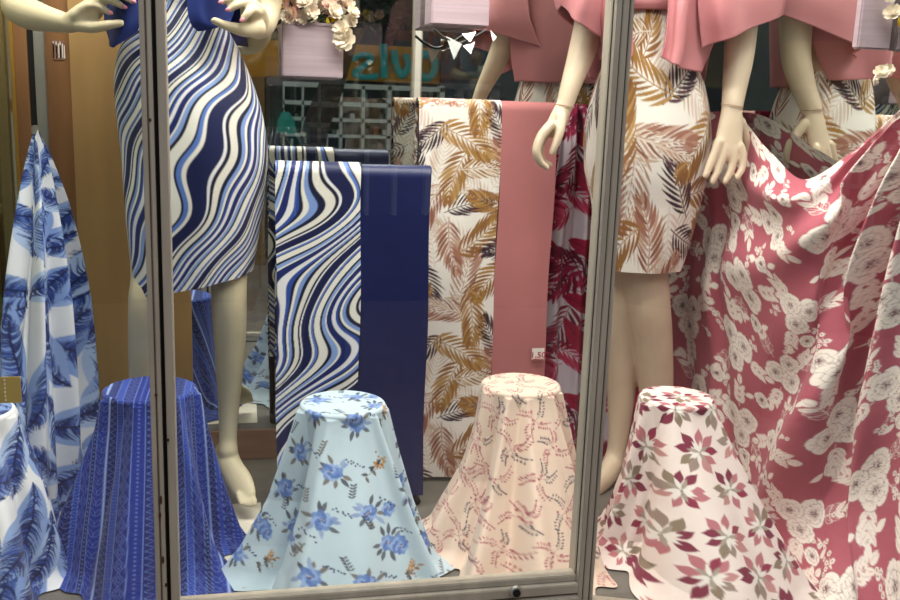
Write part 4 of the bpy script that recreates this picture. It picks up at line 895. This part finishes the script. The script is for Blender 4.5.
shell('sleeve', [wavy(panel([[(690, -112, Y2 - .12), (715, -118, Y2 - .13), (738, -112, Y2 - .08)], [(695, -50, Y2 - .13), (735, -55, Y2 - .15), (770, -50, Y2 - .08)], [(698, 10, Y2 - .13), (735, 0, Y2 - .16), (786, -12, Y2 - .08)], [(702, 48, Y2 - .12), (740, 34, Y2 - .15), (785, 13, Y2 - .06)]]), .005, 4),
                  panel([[(738, -112, Y2 - .08), (738, -112, Y2 + .04), (724, -112, Y2 + .12)], [(770, -50, Y2 - .08), (775, -50, Y2 + .03), (750, -50, Y2 + .12)], [(786, -12, Y2 - .08), (790, -5, Y2 + .02), (760, 0, Y2 + .12)], [(785, 13, Y2 - .06), (790, 22, Y2 + .02), (750, 45, Y2 + .12)]])], M['pinkj'], e2)

# ============================================================ FLOWER BOXES ON THE MIRROR
def rosette(name, c, R, m, parent, rng, n=3):
    bm = bmesh.new(); ax = Vector(rng.normal(0, .6, 3)) + Vector((0, -1.2, .5)); ax.normalize(); q = ax.to_track_quat('Z', 'Y').to_matrix()
    for lay in range(n):
        k = 6 if lay < 2 else 4; rr = R * (1 - .27 * lay); up = .25 + .35 * lay
        for i in range(k):
            a = i * 2 * PI / k + lay * .6; vs = []
            for t in (0, .35, .7, 1):
                wv = rr * .52 * (.3 + math.sin(PI * min(1, t * .75 + .05)))
                for s in (-1, 0, 1):
                    v = Vector((math.cos(a) * t * rr - math.sin(a) * s * wv * .6, math.sin(a) * t * rr + math.cos(a) * s * wv * .6, rr * (up * t * t * 1.6 + .12 * abs(s) + .03 * rng.normal()) + lay * R * .1)); vs.append(bm.verts.new(Vector(c) + q @ v))
            for t in range(3):
                for s in range(2): bm.faces.new((vs[t * 3 + s], vs[t * 3 + s + 1], vs[t * 3 + s + 4], vs[t * 3 + s + 3]))
    return bm_obj(name, bm, m, parent, smooth=True)
def flower_box(l, r, top, bot, Y, label, flowers, wall_y, seed=0, leaves=10):
    a = P(l, top, Y); b = P(r, bot, Y); e = empty('flower_box', ((a[0] + b[0]) / 2, Y, b[2]), label=label, cat='flower box')
    bm = bmesh.new(); box(bm, a[0], b[0], Y, wall_y, b[2], a[2]); bm_obj('box_body', bm, M['lav'], e, bevel=.003)
    boxes('box_rim', [(a[0] - .002, b[0] + .002, Y - .002, Y + .003, a[2] - .006, a[2])], M['lav'], e)
    rg = np.random.default_rng(seed)
    for (x, y, R) in flowers:
        Yq = Y - rg.uniform(-.03, .025) if y < top + 4 else Y - .02
        rosette('flower', P(x, y, Yq), R * S(x, y, Y), M['petalp'] if rg.random() < .3 else (M['fyel'] if rg.random() < .08 else M['petal']), e, rg)
    for i in range(leaves):
        x = rg.uniform(l, r); c = Vector(P(x, top - rg.uniform(2, 14), Y + rg.uniform(.0, .03))); bm = bmesh.new(); d = Vector(rg.normal(0, 1, 3)).normalized() * .03; w_ = d.cross(Vector((0, 1, 0))).normalized() * .009; up = Vector((0, -.006, 0))
        v = [bm.verts.new(c - d), bm.verts.new(c + w_ + up), bm.verts.new(c + d), bm.verts.new(c - w_ + up)]; m2 = bm.verts.new(c - up)
        for i2 in range(4): bm.faces.new((v[i2], v[(i2 + 1) % 4], m2))
        bm_obj('leaf', bm, M['leaf'], e)
    return e
rg = np.random.default_rng(1)
fl1 = [(x + rg.uniform(-3, 3), y + rg.uniform(-3, 3), rg.uniform(6.5, 9)) for x in np.arange(268, 352, 9) for y in (15, 6, -5, -15)] + [(346, 40, 12), (342, 30, 9), (350, 22, 7)]
flower_box(282, 343, 21, 79, D - .12, 'lavender box with cream flowers spilling over it, hung beside the striped mannequin', fl1, D - .03, 3)
fl2 = [(x, -48 + rg.uniform(-5, 5), 10) for x in range(430, 500, 12)]
e = flower_box(433, 489, -38, 27, D - .12, 'lavender box with black ribbon and silver wrap hanging under it, mid mirror', fl2, D - .03, 4)
bm = bmesh.new(); tube(bm, [P(x, y, D - .13) for x, y in spl([(434, 29), (445, 38), (458, 43), (472, 38), (486, 30)], 16)], .0035, 8); bm_obj('ribbon', bm, M['ribbon'], e)
for tri in ([(446, 36), (462, 44), (454, 60)], [(462, 34), (476, 32), (470, 42)], [(463, 46), (475, 42), (471, 54)], [(490, 30), (497, 37), (493, 42)]):
    bm = bmesh.new(); v = [bm.verts.new(P(x, y, D - .13 - .006 * i)) for i, (x, y) in enumerate(tri)]; bm.faces.new(v); o = bm_obj('wrapping_foil', bm, M['silver'], e); solid(o, .001)

mb = flower_box(864, 890, -10, 50, mirY(877, 20) - .05, 'narrow lavender flower box added as a mirror reflection at the right edge', [(893, 14, 9), (886, -4, 9), (872, -8, 9), (899, 26, 7), (881, 74, 8), (873, 80, 6), (888, 70, 6)], mirY(877, 20) - .03, 6, 3)  # solid box added to imitate a flower box reflected in the right mirror
